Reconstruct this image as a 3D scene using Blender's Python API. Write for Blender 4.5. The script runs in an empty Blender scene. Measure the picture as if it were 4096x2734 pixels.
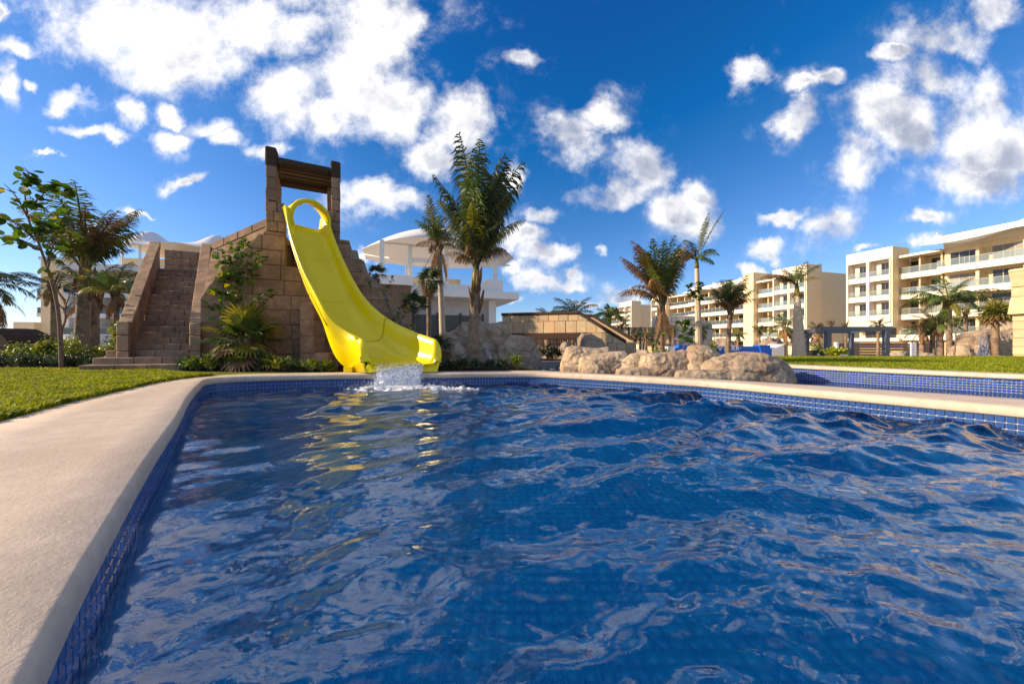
import bpy, bmesh, math, random
import numpy as np
from mathutils import Vector, Matrix, noise
from mathutils.geometry import delaunay_2d_cdt

S = bpy.context.scene
COL = S.collection
R = math.radians
rnd = random.Random(7)

# ------------------------------------------------------------------ camera
CAM_Z = 0.80                      # above the pool's water level (z = 0)
F = 1365.0                        # focal length in pixels of a 4096 px wide picture
cam = bpy.data.cameras.new("camera")
cam.sensor_width = 36.0
cam.lens = F / 4096.0 * 36.0
cam.clip_start = 0.05
cam.clip_end = 3000.0
cam_o = bpy.data.objects.new("camera", cam)
cam_o.location = (0, 0, CAM_Z)
cam_o.rotation_euler = (R(90), 0, 0)
COL.objects.link(cam_o)
S.camera = cam_o

# ------------------------------------------------------------------ sky, sun, exposure
SUN_EL, SUN_AZ = R(23.0), R(-94.0)         # azimuth measured from +Y towards +X: the sun stands to the left
sun_dir = Vector((math.sin(SUN_AZ) * math.cos(SUN_EL), math.cos(SUN_AZ) * math.cos(SUN_EL), math.sin(SUN_EL)))
SUN_STRENGTH, SKY_STRENGTH = 3.8, 0.15
EXPOSURE = 1.06

sun = bpy.data.lights.new("sun", 'SUN')
sun.energy = SUN_STRENGTH
sun.angle = R(0.53)
sun.color = (1.0, 0.80, 0.56)
sun_o = bpy.data.objects.new("sun", sun)
sun_o.rotation_euler = sun_dir.to_track_quat('Z', 'Y').to_euler()
sun_o.location = (-30, 0, 30)
COL.objects.link(sun_o)

S.view_settings.view_transform = 'Standard'
S.view_settings.look = 'None'
S.view_settings.gamma = 1.0
S.view_settings.exposure = EXPOSURE
S.view_settings.use_curve_mapping = False
S.render.engine = 'CYCLES'
S.cycles.max_bounces = 9
S.cycles.diffuse_bounces = 3
S.cycles.glossy_bounces = 4
S.cycles.transmission_bounces = 6
S.cycles.transparent_max_bounces = 16
S.cycles.sample_clamp_indirect = 6.0
S.cycles.use_denoising = True


class NT:
    """small helper for node trees"""
    def __init__(self, tree):
        self.t = tree

    def n(self, typ, ins=None, **props):
        nd = self.t.nodes.new(typ)
        for k, v in props.items():
            setattr(nd, k, v)
        for k, v in (ins or {}).items():
            s = nd.inputs[k]
            if hasattr(v, 'is_output'):
                self.t.links.new(v, s)
            else:
                s.default_value = v
        return nd

    def m(self, op, a, b=None, c=None, clamp=False):
        nd = self.t.nodes.new('ShaderNodeMath')
        nd.operation = op
        nd.use_clamp = clamp
        for i, v in enumerate((a, b, c)):
            if v is None:
                continue
            if hasattr(v, 'is_output'):
                self.t.links.new(v, nd.inputs[i])
            else:
                nd.inputs[i].default_value = v
        return nd.outputs[0]

    def ramp(self, fac, lo, hi, smooth=True):
        nd = self.n('ShaderNodeMapRange', {'Value': fac, 'From Min': lo, 'From Max': hi})
        nd.interpolation_type = 'SMOOTHSTEP' if smooth else 'LINEAR'
        return nd.outputs[0]

    def mix(self, fac, a, b, mode='MIX'):
        nd = self.t.nodes.new('ShaderNodeMix')
        nd.data_type = 'RGBA'
        nd.blend_type = mode
        for i, v in ((0, fac), (6, a), (7, b)):
            if hasattr(v, 'is_output'):
                self.t.links.new(v, nd.inputs[i])
            else:
                nd.inputs[i].default_value = v if i == 0 else (tuple(v) + (1,))[:4]
        return nd.outputs[2]

    def link(self, a, b):
        self.t.links.new(a, b)


def build_world():
    w = bpy.data.worlds.new("World")
    S.world = w
    w.use_nodes = True
    w.cycles.sampling_method = 'MANUAL'
    w.cycles.sample_map_resolution = 1024
    t = NT(w.node_tree)
    w.node_tree.nodes.clear()
    out = t.n('ShaderNodeOutputWorld')
    bg = t.n('ShaderNodeBackground', {'Strength': SKY_STRENGTH})
    t.link(bg.outputs[0], out.inputs[0])
    sky = t.n('ShaderNodeTexSky', sky_type='NISHITA', sun_disc=False)
    sky.sun_elevation = SUN_EL
    sky.sun_rotation = SUN_AZ
    sky.altitude = 0
    sky.air_density = 1.0
    sky.dust_density = 0.15
    sky.ozone_density = 1.5
    # clear tropical air: less red and green scattered than the model gives
    blue = t.mix(1.0, sky.outputs[0], (0.90, 0.46, 0.0), 'SUBTRACT')
    blue = t.mix(1.0, blue, (0.38, 0.42, 0.56), 'MULTIPLY')
    blue = t.mix(1.0, blue, (0.02, 0.08, 0.2), 'LIGHTEN')
    # direction -> gnomonic coordinates in front (u = x/y, v = z/y)
    geo = t.n('ShaderNodeTexCoord')
    sep = t.n('ShaderNodeSeparateXYZ', {0: geo.outputs['Generated']})
    x, y, z = sep.outputs
    ys = t.m('MAXIMUM', y, 0.12)
    u, v = t.m('DIVIDE', x, ys), t.m('DIVIDE', z, ys)
    uv = t.n('ShaderNodeCombineXYZ', {0: u, 1: v, 2: 0.0}).outputs[0]
    # warp for ragged edges
    w1 = t.n('ShaderNodeTexNoise', {'Vector': uv, 'Scale': 3.2, 'Detail': 5.0, 'Roughness': 0.6})
    wv = t.n('ShaderNodeVectorMath', {0: w1.outputs['Color'], 1: (0.5, 0.5, 0.5)}, operation='SUBTRACT').outputs[0]
    uvw = t.n('ShaderNodeVectorMath', {0: wv, 1: (0.26, 0.26, 0.0), 2: uv}, operation='MULTIPLY_ADD').outputs[0]
    # cloud heaps: centre px, radii px
    C = [(470, 100, 260, 170), (700, 190, 300, 130), (1000, 70, 330, 130), (1000, -140, 700, 130),
         (1140, 340, 150, 120), (1290, 450, 190, 95), (1430, 340, 210, 190), (1500, 120, 150, 190), (1610, 50, 80, 120),
         (1590, 400, 130, 130), (1840, 500, 120, 125), (1720, 640, 110, 70),
         (300, 410, 80, 50), (505, 440, 55, 60), (370, 525, 130, 26), (690, 440, 60, 45), (840, 490, 110, 52), (930, 550, 80, 50), (700, 545, 90, 40), (1110, 600, 80, 42), (770, 715, 80, 20),
         (-10, 20, 50, 55), (60, 170, 90, 36), (15, 300, 45, 80), (110, 330, 36, 26),
         (1450, 800, 90, 60), (1570, 830, 130, 52),
         (2270, 530, 105, 95), (2390, 450, 110, 60), (2440, 790, 150, 62), (2560, 680, 115, 115), (2710, 860, 135, 95), (2790, 770, 80, 55),
         (2975, 290, 85, 62), (3210, 360, 85, 38), (3330, 340, 60, 40), (3180, 500, 90, 66),
         (3560, 470, 180, 130), (3440, 650, 125, 105), (3660, 540, 110, 90), (3800, 150, 210, 80), (3980, 60, 100, 80), (3570, 220, 80, 36), (3720, 300, 150, 70),
         (3880, 440, 145, 150), (4000, 570, 210, 160), (3890, 700, 210, 90), (4180, 620, 170, 190),
         (3130, 893, 90, 26), (3340, 925, 120, 58), (3060, 995, 55, 30), (3690, 885, 75, 24), (3680, 985, 85, 30),
         (2090, 960, 110, 40), (2170, 870, 60, 42), (2180, 1020, 120, 34), (2160, 1110, 120, 44), (2270, 1105, 50, 26), (2070, 690, 55, 48),
         (2490, 1165, 100, 36), (2060, 1060, 60, 30), (2090, 230, 80, 42), (2980, 1065, 46, 20), (1500, 1010, 90, 22), (2330, 1190, 60, 16), (2640, 1120, 50, 16), (2990, 1140, 60, 16), (2020, 1180, 50, 16), (2420, 1010, 40, 14), (3480, 1010, 50, 16), (560, 830, 60, 14), (180, 640, 50, 12)]
    d = None
    for cx, cy, rx, ry in C:
        ix, iy = F / (rx * 1.04), F / (ry * 1.04)
        q = t.n('ShaderNodeVectorMath', {0: uvw, 1: (ix, iy, 0.0), 2: (-(cx - 2048) / F * ix, -(1367 - cy) / F * iy, 0.0)}, operation='MULTIPLY_ADD').outputs[0]
        ln = t.n('ShaderNodeVectorMath', {0: q}, operation='LENGTH').outputs['Value']
        d = ln if d is None else t.m('MINIMUM', d, ln)
    front = t.ramp(y, 0.30, 0.44)
    n1 = t.n('ShaderNodeTexNoise', {'Vector': uv, 'Scale': 4.2, 'Detail': 11.0, 'Roughness': 0.67, 'Distortion': 0.1}).outputs[0]
    off = t.n('ShaderNodeVectorMath', {0: uv, 1: (-0.05, 0.045, 0.0)}, operation='ADD').outputs[0]
    n1s = t.n('ShaderNodeTexNoise', {'Vector': uv, 'Scale': 4.2, 'Detail': 5.0, 'Roughness': 0.55, 'Distortion': 0.1}).outputs[0]
    n2 = t.n('ShaderNodeTexNoise', {'Vector': off, 'Scale': 4.2, 'Detail': 5.0, 'Roughness': 0.55, 'Distortion': 0.1}).outputs[0]
    body = t.m('SUBTRACT', 1.0, d)                        # 1 in a heap's middle, 0 on its rim
    body = t.m('MINIMUM', t.m('MAXIMUM', body, -1.4), 0.6)
    raw = t.m('ADD', t.m('MULTIPLY', body, 0.72), t.m('MULTIPLY', t.m('SUBTRACT', n1, 0.5), 2.2))
    dens_front = t.ramp(raw, -0.30, 0.52)
    veil = t.m('MULTIPLY', t.m('MULTIPLY', t.ramp(raw, -0.75, 0.05), t.ramp(n1, 0.46, 0.72)), 0.42)
    dens_front = t.m('MAXIMUM', dens_front, veil)
    # the rest of the sky: the same broken cumulus on a plane overhead
    zs = t.m('ADD', t.m('MAXIMUM', z, 0.0), 0.16)
    pv = t.n('ShaderNodeCombineXYZ', {0: t.m('DIVIDE', x, zs), 1: t.m('DIVIDE', y, zs), 2: 3.0}).outputs[0]
    n3 = t.n('ShaderNodeTexNoise', {'Vector': pv, 'Scale': 1.15, 'Detail': 6.0, 'Roughness': 0.58}).outputs[0]
    dens_rest = t.ramp(n3, 0.49, 0.65)
    dens = t.n('ShaderNodeMix', {0: front, 2: dens_rest, 3: dens_front}).outputs[0]
    lit = t.m('ADD', 0.76, t.m('MULTIPLY', t.m('SUBTRACT', n1s, n2), 1.9))
    lit = t.m('SUBTRACT', lit, t.m('MULTIPLY', t.ramp(raw, 0.30, 0.85), 0.36))
    lit = t.m('ADD', lit, t.m('MULTIPLY', t.ramp(x, 0.35, -0.6), 0.22))      # brighter towards the sun
    lit = t.m('MINIMUM', t.m('MAXIMUM', lit, 0.42), 1.2)
    ccol = t.mix(t.ramp(lit, 0.40, 1.0), (1.3, 1.45, 1.9), (4.1, 3.97, 3.85))
    up = t.ramp(z, -0.01, 0.03)
    fin = t.mix(t.m('MULTIPLY', t.m('MULTIPLY', dens, up), 0.97), blue, ccol)
    t.link(fin, bg.inputs['Color'])


build_world()

# ------------------------------------------------------------------ placing helpers


def P(px, py, Y):
    """point of the place that shows at pixel (px, py) of the 4096 px photograph, Y metres in front of the camera"""
    return Vector(((px - 2048.0) / F * Y, Y, CAM_Z + (1367.0 - py) / F * Y))


def XA(px, Y):
    return (px - 2048.0) / F * Y


def ZA(py, Y):
    return CAM_Z + (1367.0 - py) / F * Y


def sstep(a, b, v):
    q = min(1.0, max(0.0, (v - a) / (b - a)))
    return q * q * (3 - 2 * q)


LAWN_Z = 0.36


def gz(x, y):
    base = 0.25 + (LAWN_Z - 0.25) * sstep(3.6, 4.9, x)
    return base + (-1.7 - base) * sstep(9.5, 34.0, y)


def tag(o, label=None, cat=None, group=None, kind=None):
    if label:
        o['label'] = label
    if cat:
        o['category'] = cat
    if group:
        o['group'] = group
    if kind:
        o['kind'] = kind
    return o


def thing(name, label, cat, loc=(0, 0, 0), rz=0.0, group=None):
    o = bpy.data.objects.new(name, None)
    o.empty_display_size = 0.2
    COL.objects.link(o)
    o.location = loc
    o.rotation_euler = (0, 0, rz)
    return tag(o, label, cat, group)


def put(name, me, parent=None, loc=(0, 0, 0), rot=(0, 0, 0), scale=None):
    o = bpy.data.objects.new(name, me)
    COL.objects.link(o)
    o.location = loc
    o.rotation_euler = rot
    if scale is not None:
        o.scale = (scale,) * 3 if isinstance(scale, (int, float)) else scale
    if parent is not None:
        o.parent = parent
    return o


def mesh(name, V, Fc, mat=None, smooth=False):
    me = bpy.data.meshes.new(name)
    me.from_pydata([tuple(v) for v in V], [], [tuple(f) for f in Fc])
    if mat is not None:
        me.materials.append(mat)
    if smooth:
        me.polygons.foreach_set('use_smooth', [True] * len(me.polygons))
    me.update()
    return me


def np_mesh(name, V, Q, mat=None, smooth=False):
    """fast mesh from numpy arrays (all faces the same size)"""
    V = np.ascontiguousarray(V, dtype=np.float32)
    Q = np.ascontiguousarray(Q, dtype=np.int32)
    me = bpy.data.meshes.new(name)
    k = Q.shape[1]
    me.vertices.add(len(V))
    me.vertices.foreach_set('co', V.ravel())
    me.loops.add(Q.size)
    me.loops.foreach_set('vertex_index', Q.ravel())
    me.polygons.add(len(Q))
    me.polygons.foreach_set('loop_start', np.arange(0, Q.size, k, dtype=np.int32))
    me.polygons.foreach_set('loop_total', np.full(len(Q), k, dtype=np.int32))
    if mat is not None:
        me.materials.append(mat)
    if smooth:
        me.polygons.foreach_set('use_smooth', np.ones(len(Q), dtype=bool))
    me.update(calc_edges=True)
    return me


class MB:
    """collects faces of one part"""
    def __init__(self, off=(0, 0, 0)):
        self.v, self.f, self.o = [], [], Vector(off)

    def add(self, V, Fc):
        b = len(self.v)
        self.v += [tuple(Vector(p) - self.o) for p in V]
        self.f += [tuple(b + i for i in q) for q in Fc]
        return self

    def box(self, x0, x1, y0, y1, z0, z1):
        V = [(x, y, z) for z in (z0, z1) for y in (y0, y1) for x in (x0, x1)]
        return self.add(V, [(0, 2, 3, 1), (4, 5, 7, 6), (0, 1, 5, 4), (2, 6, 7, 3), (0, 4, 6, 2), (1, 3, 7, 5)])

    def tube(self, pts, rad, n=8, cap=True):
        pts = [Vector(p) for p in pts]
        if not isinstance(rad, (list, tuple)):
            rad = [rad] * len(pts)
        V, Fc = [], []
        ref = None
        for i, p in enumerate(pts):
            d = (pts[min(i + 1, len(pts) - 1)] - pts[max(i - 1, 0)]).normalized()
            if ref is None:
                ref = d.orthogonal().normalized()
            ref = (ref - d * ref.dot(d)).normalized()
            bi = d.cross(ref)
            for k in range(n):
                a = 2 * math.pi * k / n
                V.append(p + (ref * math.cos(a) + bi * math.sin(a)) * rad[i])
        for i in range(len(pts) - 1):
            for k in range(n):
                k2 = (k + 1) % n
                Fc.append((i * n + k, i * n + k2, (i + 1) * n + k2, (i + 1) * n + k))
        if cap:
            Fc.append(tuple(range(n - 1, -1, -1)))
            Fc.append(tuple((len(pts) - 1) * n + k for k in range(n)))
        return self.add(V, Fc)

    def prism(self, poly, a, b):
        """extrude a closed polygon of points by vector from a to b"""
        n = len(poly)
        a, b = Vector(a), Vector(b)
        V = [Vector(p) + a for p in poly] + [Vector(p) + b for p in poly]
        Fc = [tuple(range(n)), tuple(range(2 * n - 1, n - 1, -1))]
        Fc += [(i, i + n, (i + 1) % n + n, (i + 1) % n) for i in range(n)]
        return self.add(V, Fc)

    def build(self, name, mat, parent=None, smooth=False, **kw):
        me = mesh(name, self.v, self.f, mat, smooth)
        return put(name, me, parent, **kw)


# chamfered hexahedron -------------------------------------------------------
def _hex_topo():
    Fc = []
    idx = lambda c, k: c * 3 + k
    pos = {}
    for c in range(8):
        s = [1 if (c >> k) & 1 else -1 for k in range(3)]
        for k in range(3):
            p = [s[j] * (1.0 if j == k else 0.8) for j in range(3)]
            pos[idx(c, k)] = Vector(p)
    for k in range(3):
        a, b = [j for j in range(3) if j != k]
        for s in (0, 1):
            cs = [(s << k) | (i << a) | (j << b) for i, j in ((0, 0), (1, 0), (1, 1), (0, 1))]
            Fc.append([idx(c, k) for c in cs])
        for i in (0, 1):
            for j in (0, 1):
                c0 = (i << a) | (j << b)
                c1 = c0 | (1 << k)
                Fc.append([idx(c0, a), idx(c1, a), idx(c1, b), idx(c0, b)])
    for c in range(8):
        Fc.append([idx(c, 0), idx(c, 1), idx(c, 2)])
    outF = []
    for f in Fc:
        n = (pos[f[1]] - pos[f[0]]).cross(pos[f[2]] - pos[f[0]])
        ce = sum((pos[i] for i in f), Vector())
        outF.append(tuple(f if n.dot(ce) > 0 else f[::-1]))
    return outF


HEXF = _hex_topo()


def hex_verts(c8, ch):
    """c8: corners indexed by bits (x, y, z); ch: chamfer in metres"""
    c8 = [Vector(p) for p in c8]
    L = [(c8[1] - c8[0]).length, (c8[2] - c8[0]).length, (c8[4] - c8[0]).length]
    V = []
    for c in range(8):
        for k in range(3):
            q = []
            for j in range(3):
                e = 0.0 if j == k else min(0.45, ch / max(L[j], 1e-4))
                q.append(1 - e if (c >> j) & 1 else e)
            p = Vector()
            for d in range(8):
                wgt = 1.0
                for j in range(3):
                    wgt *= q[j] if (d >> j) & 1 else 1 - q[j]
                p += c8[d] * wgt
            V.append(p)
    return V


def block(name, c8, ch, mat, parent=None, off=(0, 0, 0)):
    off = Vector(off)
    return put(name, mesh(name, [p - off for p in hex_verts(c8, ch)], HEXF, mat), parent)


def cbox(x0, x1, y0, y1, z0, z1):
    return [(x, y, z) for z in (z0, z1) for y in (y0, y1) for x in (x0, x1)]


def spline(pts, n, closed=False):
    """Catmull-Rom, resampled to n points evenly by arc length"""
    p = np.array(pts, dtype=float)
    m = len(p)
    segs = m if closed else m - 1
    out = []
    for i in range(segs):
        if closed:
            a, b, c, d = p[(i - 1) % m], p[i], p[(i + 1) % m], p[(i + 2) % m]
        else:
            a, b, c, d = p[max(i - 1, 0)], p[i], p[i + 1], p[min(i + 2, m - 1)]
        for q in np.linspace(0, 1, 24, endpoint=False):
            out.append(0.5 * ((2 * b) + (-a + c) * q + (2 * a - 5 * b + 4 * c - d) * q * q + (-a + 3 * b - 3 * c + d) * q ** 3))
    if not closed:
        out.append(p[-1])
    else:
        out.append(out[0])
    out = np.array(out)
    s = np.concatenate([[0], np.cumsum(np.linalg.norm(np.diff(out, axis=0), axis=1))])
    t = np.linspace(0, s[-1], n, endpoint=not closed)
    return np.stack([np.interp(t, s, out[:, k]) for k in range(p.shape[1])], axis=1)


# ------------------------------------------------------------------ materials
MATS = {}


def material(name, base, rough=0.7, var=0.25, scale=6.0, detail=6.0, bump=0.0, bscale=30.0, obj_var=0.0, second=None, second_scale=1.5,
             second_lo=0.45, second_hi=0.62, spec=0.5, metal=0.0, coat=0.0, trans=0.0, subs=0.0, streak=False):
    m = bpy.data.materials.new(name)
    m.use_nodes = True
    t = NT(m.node_tree)
    b = m.node_tree.nodes['Principled BSDF']
    tc = t.n('ShaderNodeTexCoord').outputs['Object']
    gp = t.n('ShaderNodeNewGeometry').outputs['Position']
    n1 = t.n('ShaderNodeTexNoise', {'Vector': gp, 'Scale': scale, 'Detail': detail, 'Roughness': 0.62}).outputs[0]
    col = t.mix(t.ramp(n1, 0.3, 0.7, False), [c * (1 - var) for c in base], [min(1, c * (1 + var)) for c in base])
    if second:
        n2 = t.n('ShaderNodeTexNoise', {'Vector': gp, 'Scale': second_scale, 'Detail': 5.0, 'Roughness': 0.6}).outputs[0]
        col = t.mix(t.ramp(n2, second_lo, second_hi), col, second)
    if streak:
        mp = t.n('ShaderNodeMapping', {'Vector': gp, 'Scale': (7.0, 7.0, 0.7)})
        n4 = t.n('ShaderNodeTexNoise', {'Vector': mp.outputs[0], 'Scale': 1.0, 'Detail': 5.0}).outputs[0]
        col = t.mix(t.m('MULTIPLY', t.ramp(n4, 0.5, 0.75), 0.45), col, [c * 0.45 for c in base])
    if obj_var:
        oi = t.n('ShaderNodeObjectInfo').outputs['Random']
        hs = t.n('ShaderNodeHueSaturation', {'Saturation': t.m('ADD', 1 - obj_var * .3, t.m('MULTIPLY', oi, obj_var * .6)),
                                             'Value': t.m('ADD', 1 - obj_var, t.m('MULTIPLY', oi, obj_var * 2)), 'Color': col})
        col = hs.outputs[0]
    t.link(col, b.inputs['Base Color'])
    b.inputs['Roughness'].default_value = rough
    b.inputs['Specular IOR Level'].default_value = spec
    b.inputs['Metallic'].default_value = metal
    b.inputs['Coat Weight'].default_value = coat
    if bump:
        n3 = t.n('ShaderNodeTexNoise', {'Vector': gp, 'Scale': bscale, 'Detail': 7.0, 'Roughness': 0.65}).outputs[0]
        bp = t.n('ShaderNodeBump', {'Strength': 1.0, 'Distance': bump, 'Height': n3})
        t.link(bp.outputs[0], b.inputs['Normal'])
    if trans:      # thin leaf: part of the light passes through
        tl = t.n('ShaderNodeBsdfTranslucent', {'Color': col})
        mx = t.n('ShaderNodeMixShader', {0: trans, 1: b.outputs[0], 2: tl.outputs[0]})
        t.link(mx.outputs[0], m.node_tree.nodes['Material Output'].inputs[0])
    MATS[name] = m
    return m


M_brown = material('brown_stone', (0.335, 0.215, 0.138), 0.9, 0.30, 9, 8, 0.008, 45, obj_var=0.11, second=(0.235, 0.15, 0.10), second_scale=2.2, spec=0.2)
M_plaster = material('brown_render', (0.32, 0.205, 0.13), 0.92, 0.25, 7, 8, 0.007, 50, second=(0.20, 0.12, 0.072), second_scale=1.6, spec=0.2)
M_joint = material('pale_joint', (0.34, 0.265, 0.2), 0.95, 0.2, 20, 5, spec=0.1)
M_dark = material('dark_volcanic_stone', (0.075, 0.046, 0.033), 0.95, 0.4, 30, 8, 0.012, 70, spec=0.15)
M_plank = material('stained_plank', (0.11, 0.062, 0.032), 0.7, 0.35, 12, 6, 0.003, 40, obj_var=0.25)
M_sand = material('sandstone', (0.56, 0.42, 0.25), 0.9, 0.16, 4, 8, 0.008, 22, obj_var=0.13, second=(0.62, 0.40, 0.22), second_scale=3, spec=0.2)
M_sandg = material('sandstone_joint', (0.42, 0.31, 0.19), 0.95, 0.2, 14, 5, spec=0.1)
M_rock = material('sculpted_rock', (0.42, 0.315, 0.21), 0.93, 0.28, 3.2, 9, 0.03, 9, second=(0.31, 0.215, 0.145), second_scale=1.7, spec=0.25, streak=True)


def add_cracks(m, scale=1.5, depth=0.018):
    t = NT(m.node_tree)
    b = m.node_tree.nodes['Principled BSDF']
    gp = t.n('ShaderNodeNewGeometry').outputs['Position']
    w = t.n('ShaderNodeTexNoise', {'Vector': gp, 'Scale': 2.5, 'Detail': 4.0})
    wv = t.n('ShaderNodeVectorMath', {0: w.outputs['Color'], 1: (0.45, 0.45, 0.3), 2: gp}, operation='MULTIPLY_ADD').outputs[0]
    mp = t.n('ShaderNodeMapping', {'Vector': wv, 'Scale': (0.8, 0.8, 1.6), 'Rotation': (0.25, 0.35, 0)}).outputs[0]
    v = t.n('ShaderNodeTexVoronoi', {'Vector': mp, 'Scale': scale}, feature='DISTANCE_TO_EDGE').outputs['Distance']
    some = t.ramp(t.n('ShaderNodeTexNoise', {'Vector': gp, 'Scale': 3.1, 'Detail': 2.0}).outputs[0], 0.44, 0.62)
    line = t.m('MAXIMUM', t.ramp(v, 0.0, 0.022), t.m('SUBTRACT', 1.0, t.m('MULTIPLY', some, 0.75)))
    old = b.inputs['Base Color'].links[0].from_socket
    t.link(t.mix(line, [0.13, 0.09, 0.065], old), b.inputs['Base Color'])
    ob = b.inputs['Normal'].links[0].from_node
    nb = t.n('ShaderNodeBump', {'Strength': 1.0, 'Distance': depth, 'Height': t.ramp(v, 0.0, 0.09), 'Normal': ob.outputs[0]})
    t.link(nb.outputs[0], b.inputs['Normal'])


add_cracks(M_rock)
M_rock_g = material('grey_rock', (0.28, 0.225, 0.185), 0.93, 0.3, 4, 9, 0.02, 12, second=(0.35, 0.24, 0.16), second_scale=1.3, spec=0.25)
M_rock_pale = material('pale_rough_stone', (0.52, 0.46, 0.38), 0.92, 0.2, 5, 8, 0.03, 9, obj_var=0.15, spec=0.2)
M_coping = material('limestone_coping', (0.60, 0.478, 0.36), 0.66, 0.15, 11, 10, 0.0028, 70, second=(0.50, 0.385, 0.28), second_scale=1.1, second_lo=0.4, second_hi=0.75, spec=0.35)
M_white = material('white_paint', (0.80, 0.77, 0.72), 0.75, 0.04, 2.5, 6, spec=0.3)
M_hotel = material('warm_white_render', (0.80, 0.69, 0.54), 0.8, 0.04, 2.5, 6, spec=0.25)
M_cream = material('cream_render', (0.80, 0.60, 0.35), 0.85, 0.06, 2.0, 6, 0.004, 30, spec=0.2)
M_shade = material('shaded_white_render', (0.62, 0.6, 0.6), 0.85, 0.06, 2.0, 6, spec=0.2)  # white render darkened: the shade is put into its colour
M_fabric = material('white_membrane', (0.78, 0.76, 0.76), 0.6, 0.03, 0.6, 4, spec=0.3, trans=0.12)
M_steel = material('slate_steel', (0.075, 0.095, 0.125), 0.45, 0.1, 8, 3, spec=0.5)
M_chrome = material('polished_steel', (0.5, 0.5, 0.5), 0.25, 0.05, 8, 3, metal=1.0)
M_bronze = material('dark_window_frame', (0.07, 0.06, 0.05), 0.5, 0.1, 8, 3)
M_champ = material('champagne_frame', (0.4, 0.34, 0.25), 0.45, 0.1, 8, 3)
M_fence = material('charcoal_fence', (0.075, 0.078, 0.075), 0.7, 0.2, 6, 5)
M_woodw = material('brown_slat', (0.16, 0.10, 0.06), 0.75, 0.25, 10, 5)
M_mulch = material('dark_mulch', (0.045, 0.028, 0.02), 0.95, 0.6, 40, 6, 0.03, 35, spec=0.1)
M_lawn = material('lawn_soil', (0.14, 0.17, 0.014), 0.95, 0.45, 3, 8, 0.01, 60, spec=0.1)
M_paving = material('pale_paving', (0.42, 0.36, 0.29), 0.85, 0.15, 2, 8, 0.003, 30)
M_trunk = material('palm_trunk', (0.26, 0.175, 0.108), 0.9, 0.35, 14, 8, 0.02, 26, second=(0.15, 0.10, 0.065), second_scale=5)
M_trunk_g = material('grey_palm_trunk', (0.50, 0.40, 0.28), 0.85, 0.2, 12, 8, 0.01, 30)
M_bark = material('slim_bark', (0.17, 0.115, 0.08), 0.9, 0.3, 20, 6, 0.006, 60)
M_fibre = material('palm_fibre', (0.19, 0.105, 0.05), 0.95, 0.5, 25, 6, 0.02, 50)
M_frond = material('green_frond', (0.085, 0.125, 0.022), 0.5, 0.35, 3, 4, obj_var=0.25, trans=0.28)
M_frond_y = material('yellowing_frond', (0.24, 0.21, 0.025), 0.5, 0.35, 3, 4, obj_var=0.25, trans=0.3)
M_frond_b = material('dry_brown_frond', (0.22, 0.115, 0.045), 0.75, 0.35, 4, 4, obj_var=0.25, trans=0.2)
M_frond_d = material('dark_frond', (0.055, 0.072, 0.022), 0.5, 0.35, 3, 4, obj_var=0.25, trans=0.22)
M_leaf = material('round_leaf', (0.085, 0.155, 0.018), 0.42, 0.3, 5, 4, obj_var=0.35, trans=0.35)
M_leaf_y = material('yellow_leaf', (0.36, 0.29, 0.02), 0.5, 0.3, 5, 4, obj_var=0.3, trans=0.4)
M_shrub = material('shrub_leaf', (0.15, 0.20, 0.022), 0.5, 0.45, 7, 3, trans=0.35, second=(0.36, 0.33, 0.02), second_scale=3.5, second_lo=0.5)
M_shrub_d = material('dark_shrub_leaf', (0.055, 0.085, 0.028), 0.5, 0.4, 7, 3, trans=0.25)
M_blade = material('grass_blade', (0.36, 0.37, 0.012), 0.6, 0.45, 9, 3, trans=0.35, second=(0.13, 0.21, 0.014), second_scale=2.4, second_lo=0.5, second_hi=0.75, spec=0.15)
M_blade_r = material('short_grass_blade', (0.27, 0.30, 0.018), 0.6, 0.35, 9, 3, trans=0.3, spec=0.15)
M_yellow = material('yellow_gelcoat', (0.90, 0.685, 0.003), 0.26, 0.05, 1.5, 3, spec=0.35, coat=0.12)
M_joint_y = material('gelcoat_joint', (0.74, 0.585, 0.003), 0.35, 0.1, 3, 3)
M_blue = material('blue_vinyl', (0.012, 0.12, 0.56), 0.5, 0.06, 4, 3)
M_letter = material('pale_lettering', (0.74, 0.77, 0.8), 0.6, 0.03)
M_black = material('black_plastic', (0.012, 0.012, 0.013), 0.45, 0.1, 8, 3)
M_foam = material('white_foam', (0.86, 0.87, 0.88), 0.55, 0.05, 10, 5, 0.01, 60, trans=0.3)
M_bird = material('black_feather', (0.01, 0.01, 0.012), 0.6, 0.2, 20, 3)
M_grout = material('pale_grout', (0.46, 0.48, 0.54), 0.8, 0.12, 20, 4)
M_grout_b = material('floor_grout', (0.04, 0.46, 0.86), 0.8, 0.12, 20, 4)
M_poolwall = material('pool_plaster', (0.02, 0.09, 0.36), 0.6, 0.2, 6, 4)


def tile_material(name, a, b, rough=0.18):
    m = material(name, a, rough, 0.18, 30, 4, spec=0.6)
    nt = m.node_tree
    t = NT(nt)
    pb = nt.nodes['Principled BSDF']
    oi = t.n('ShaderNodeObjectInfo').outputs['Random']
    gp = t.n('ShaderNodeNewGeometry').outputs['Position']
    n = t.n('ShaderNodeTexNoise', {'Vector': gp, 'Scale': 16.0, 'Detail': 2.0}).outputs[0]
    fac = t.m('ADD', t.m('MULTIPLY', oi, 0.7), t.m('MULTIPLY', n, 0.5), clamp=True)
    t.link(t.mix(fac, a, b), pb.inputs['Base Color'])
    return m


M_tile = tile_material('cobalt_tile', (0.014, 0.05, 0.19), (0.05, 0.125, 0.34))
M_tile2 = tile_material('bright_cobalt_tile', (0.010, 0.035, 0.19), (0.05, 0.12, 0.40))


FT = 0.08          # floor tile pitch


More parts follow.
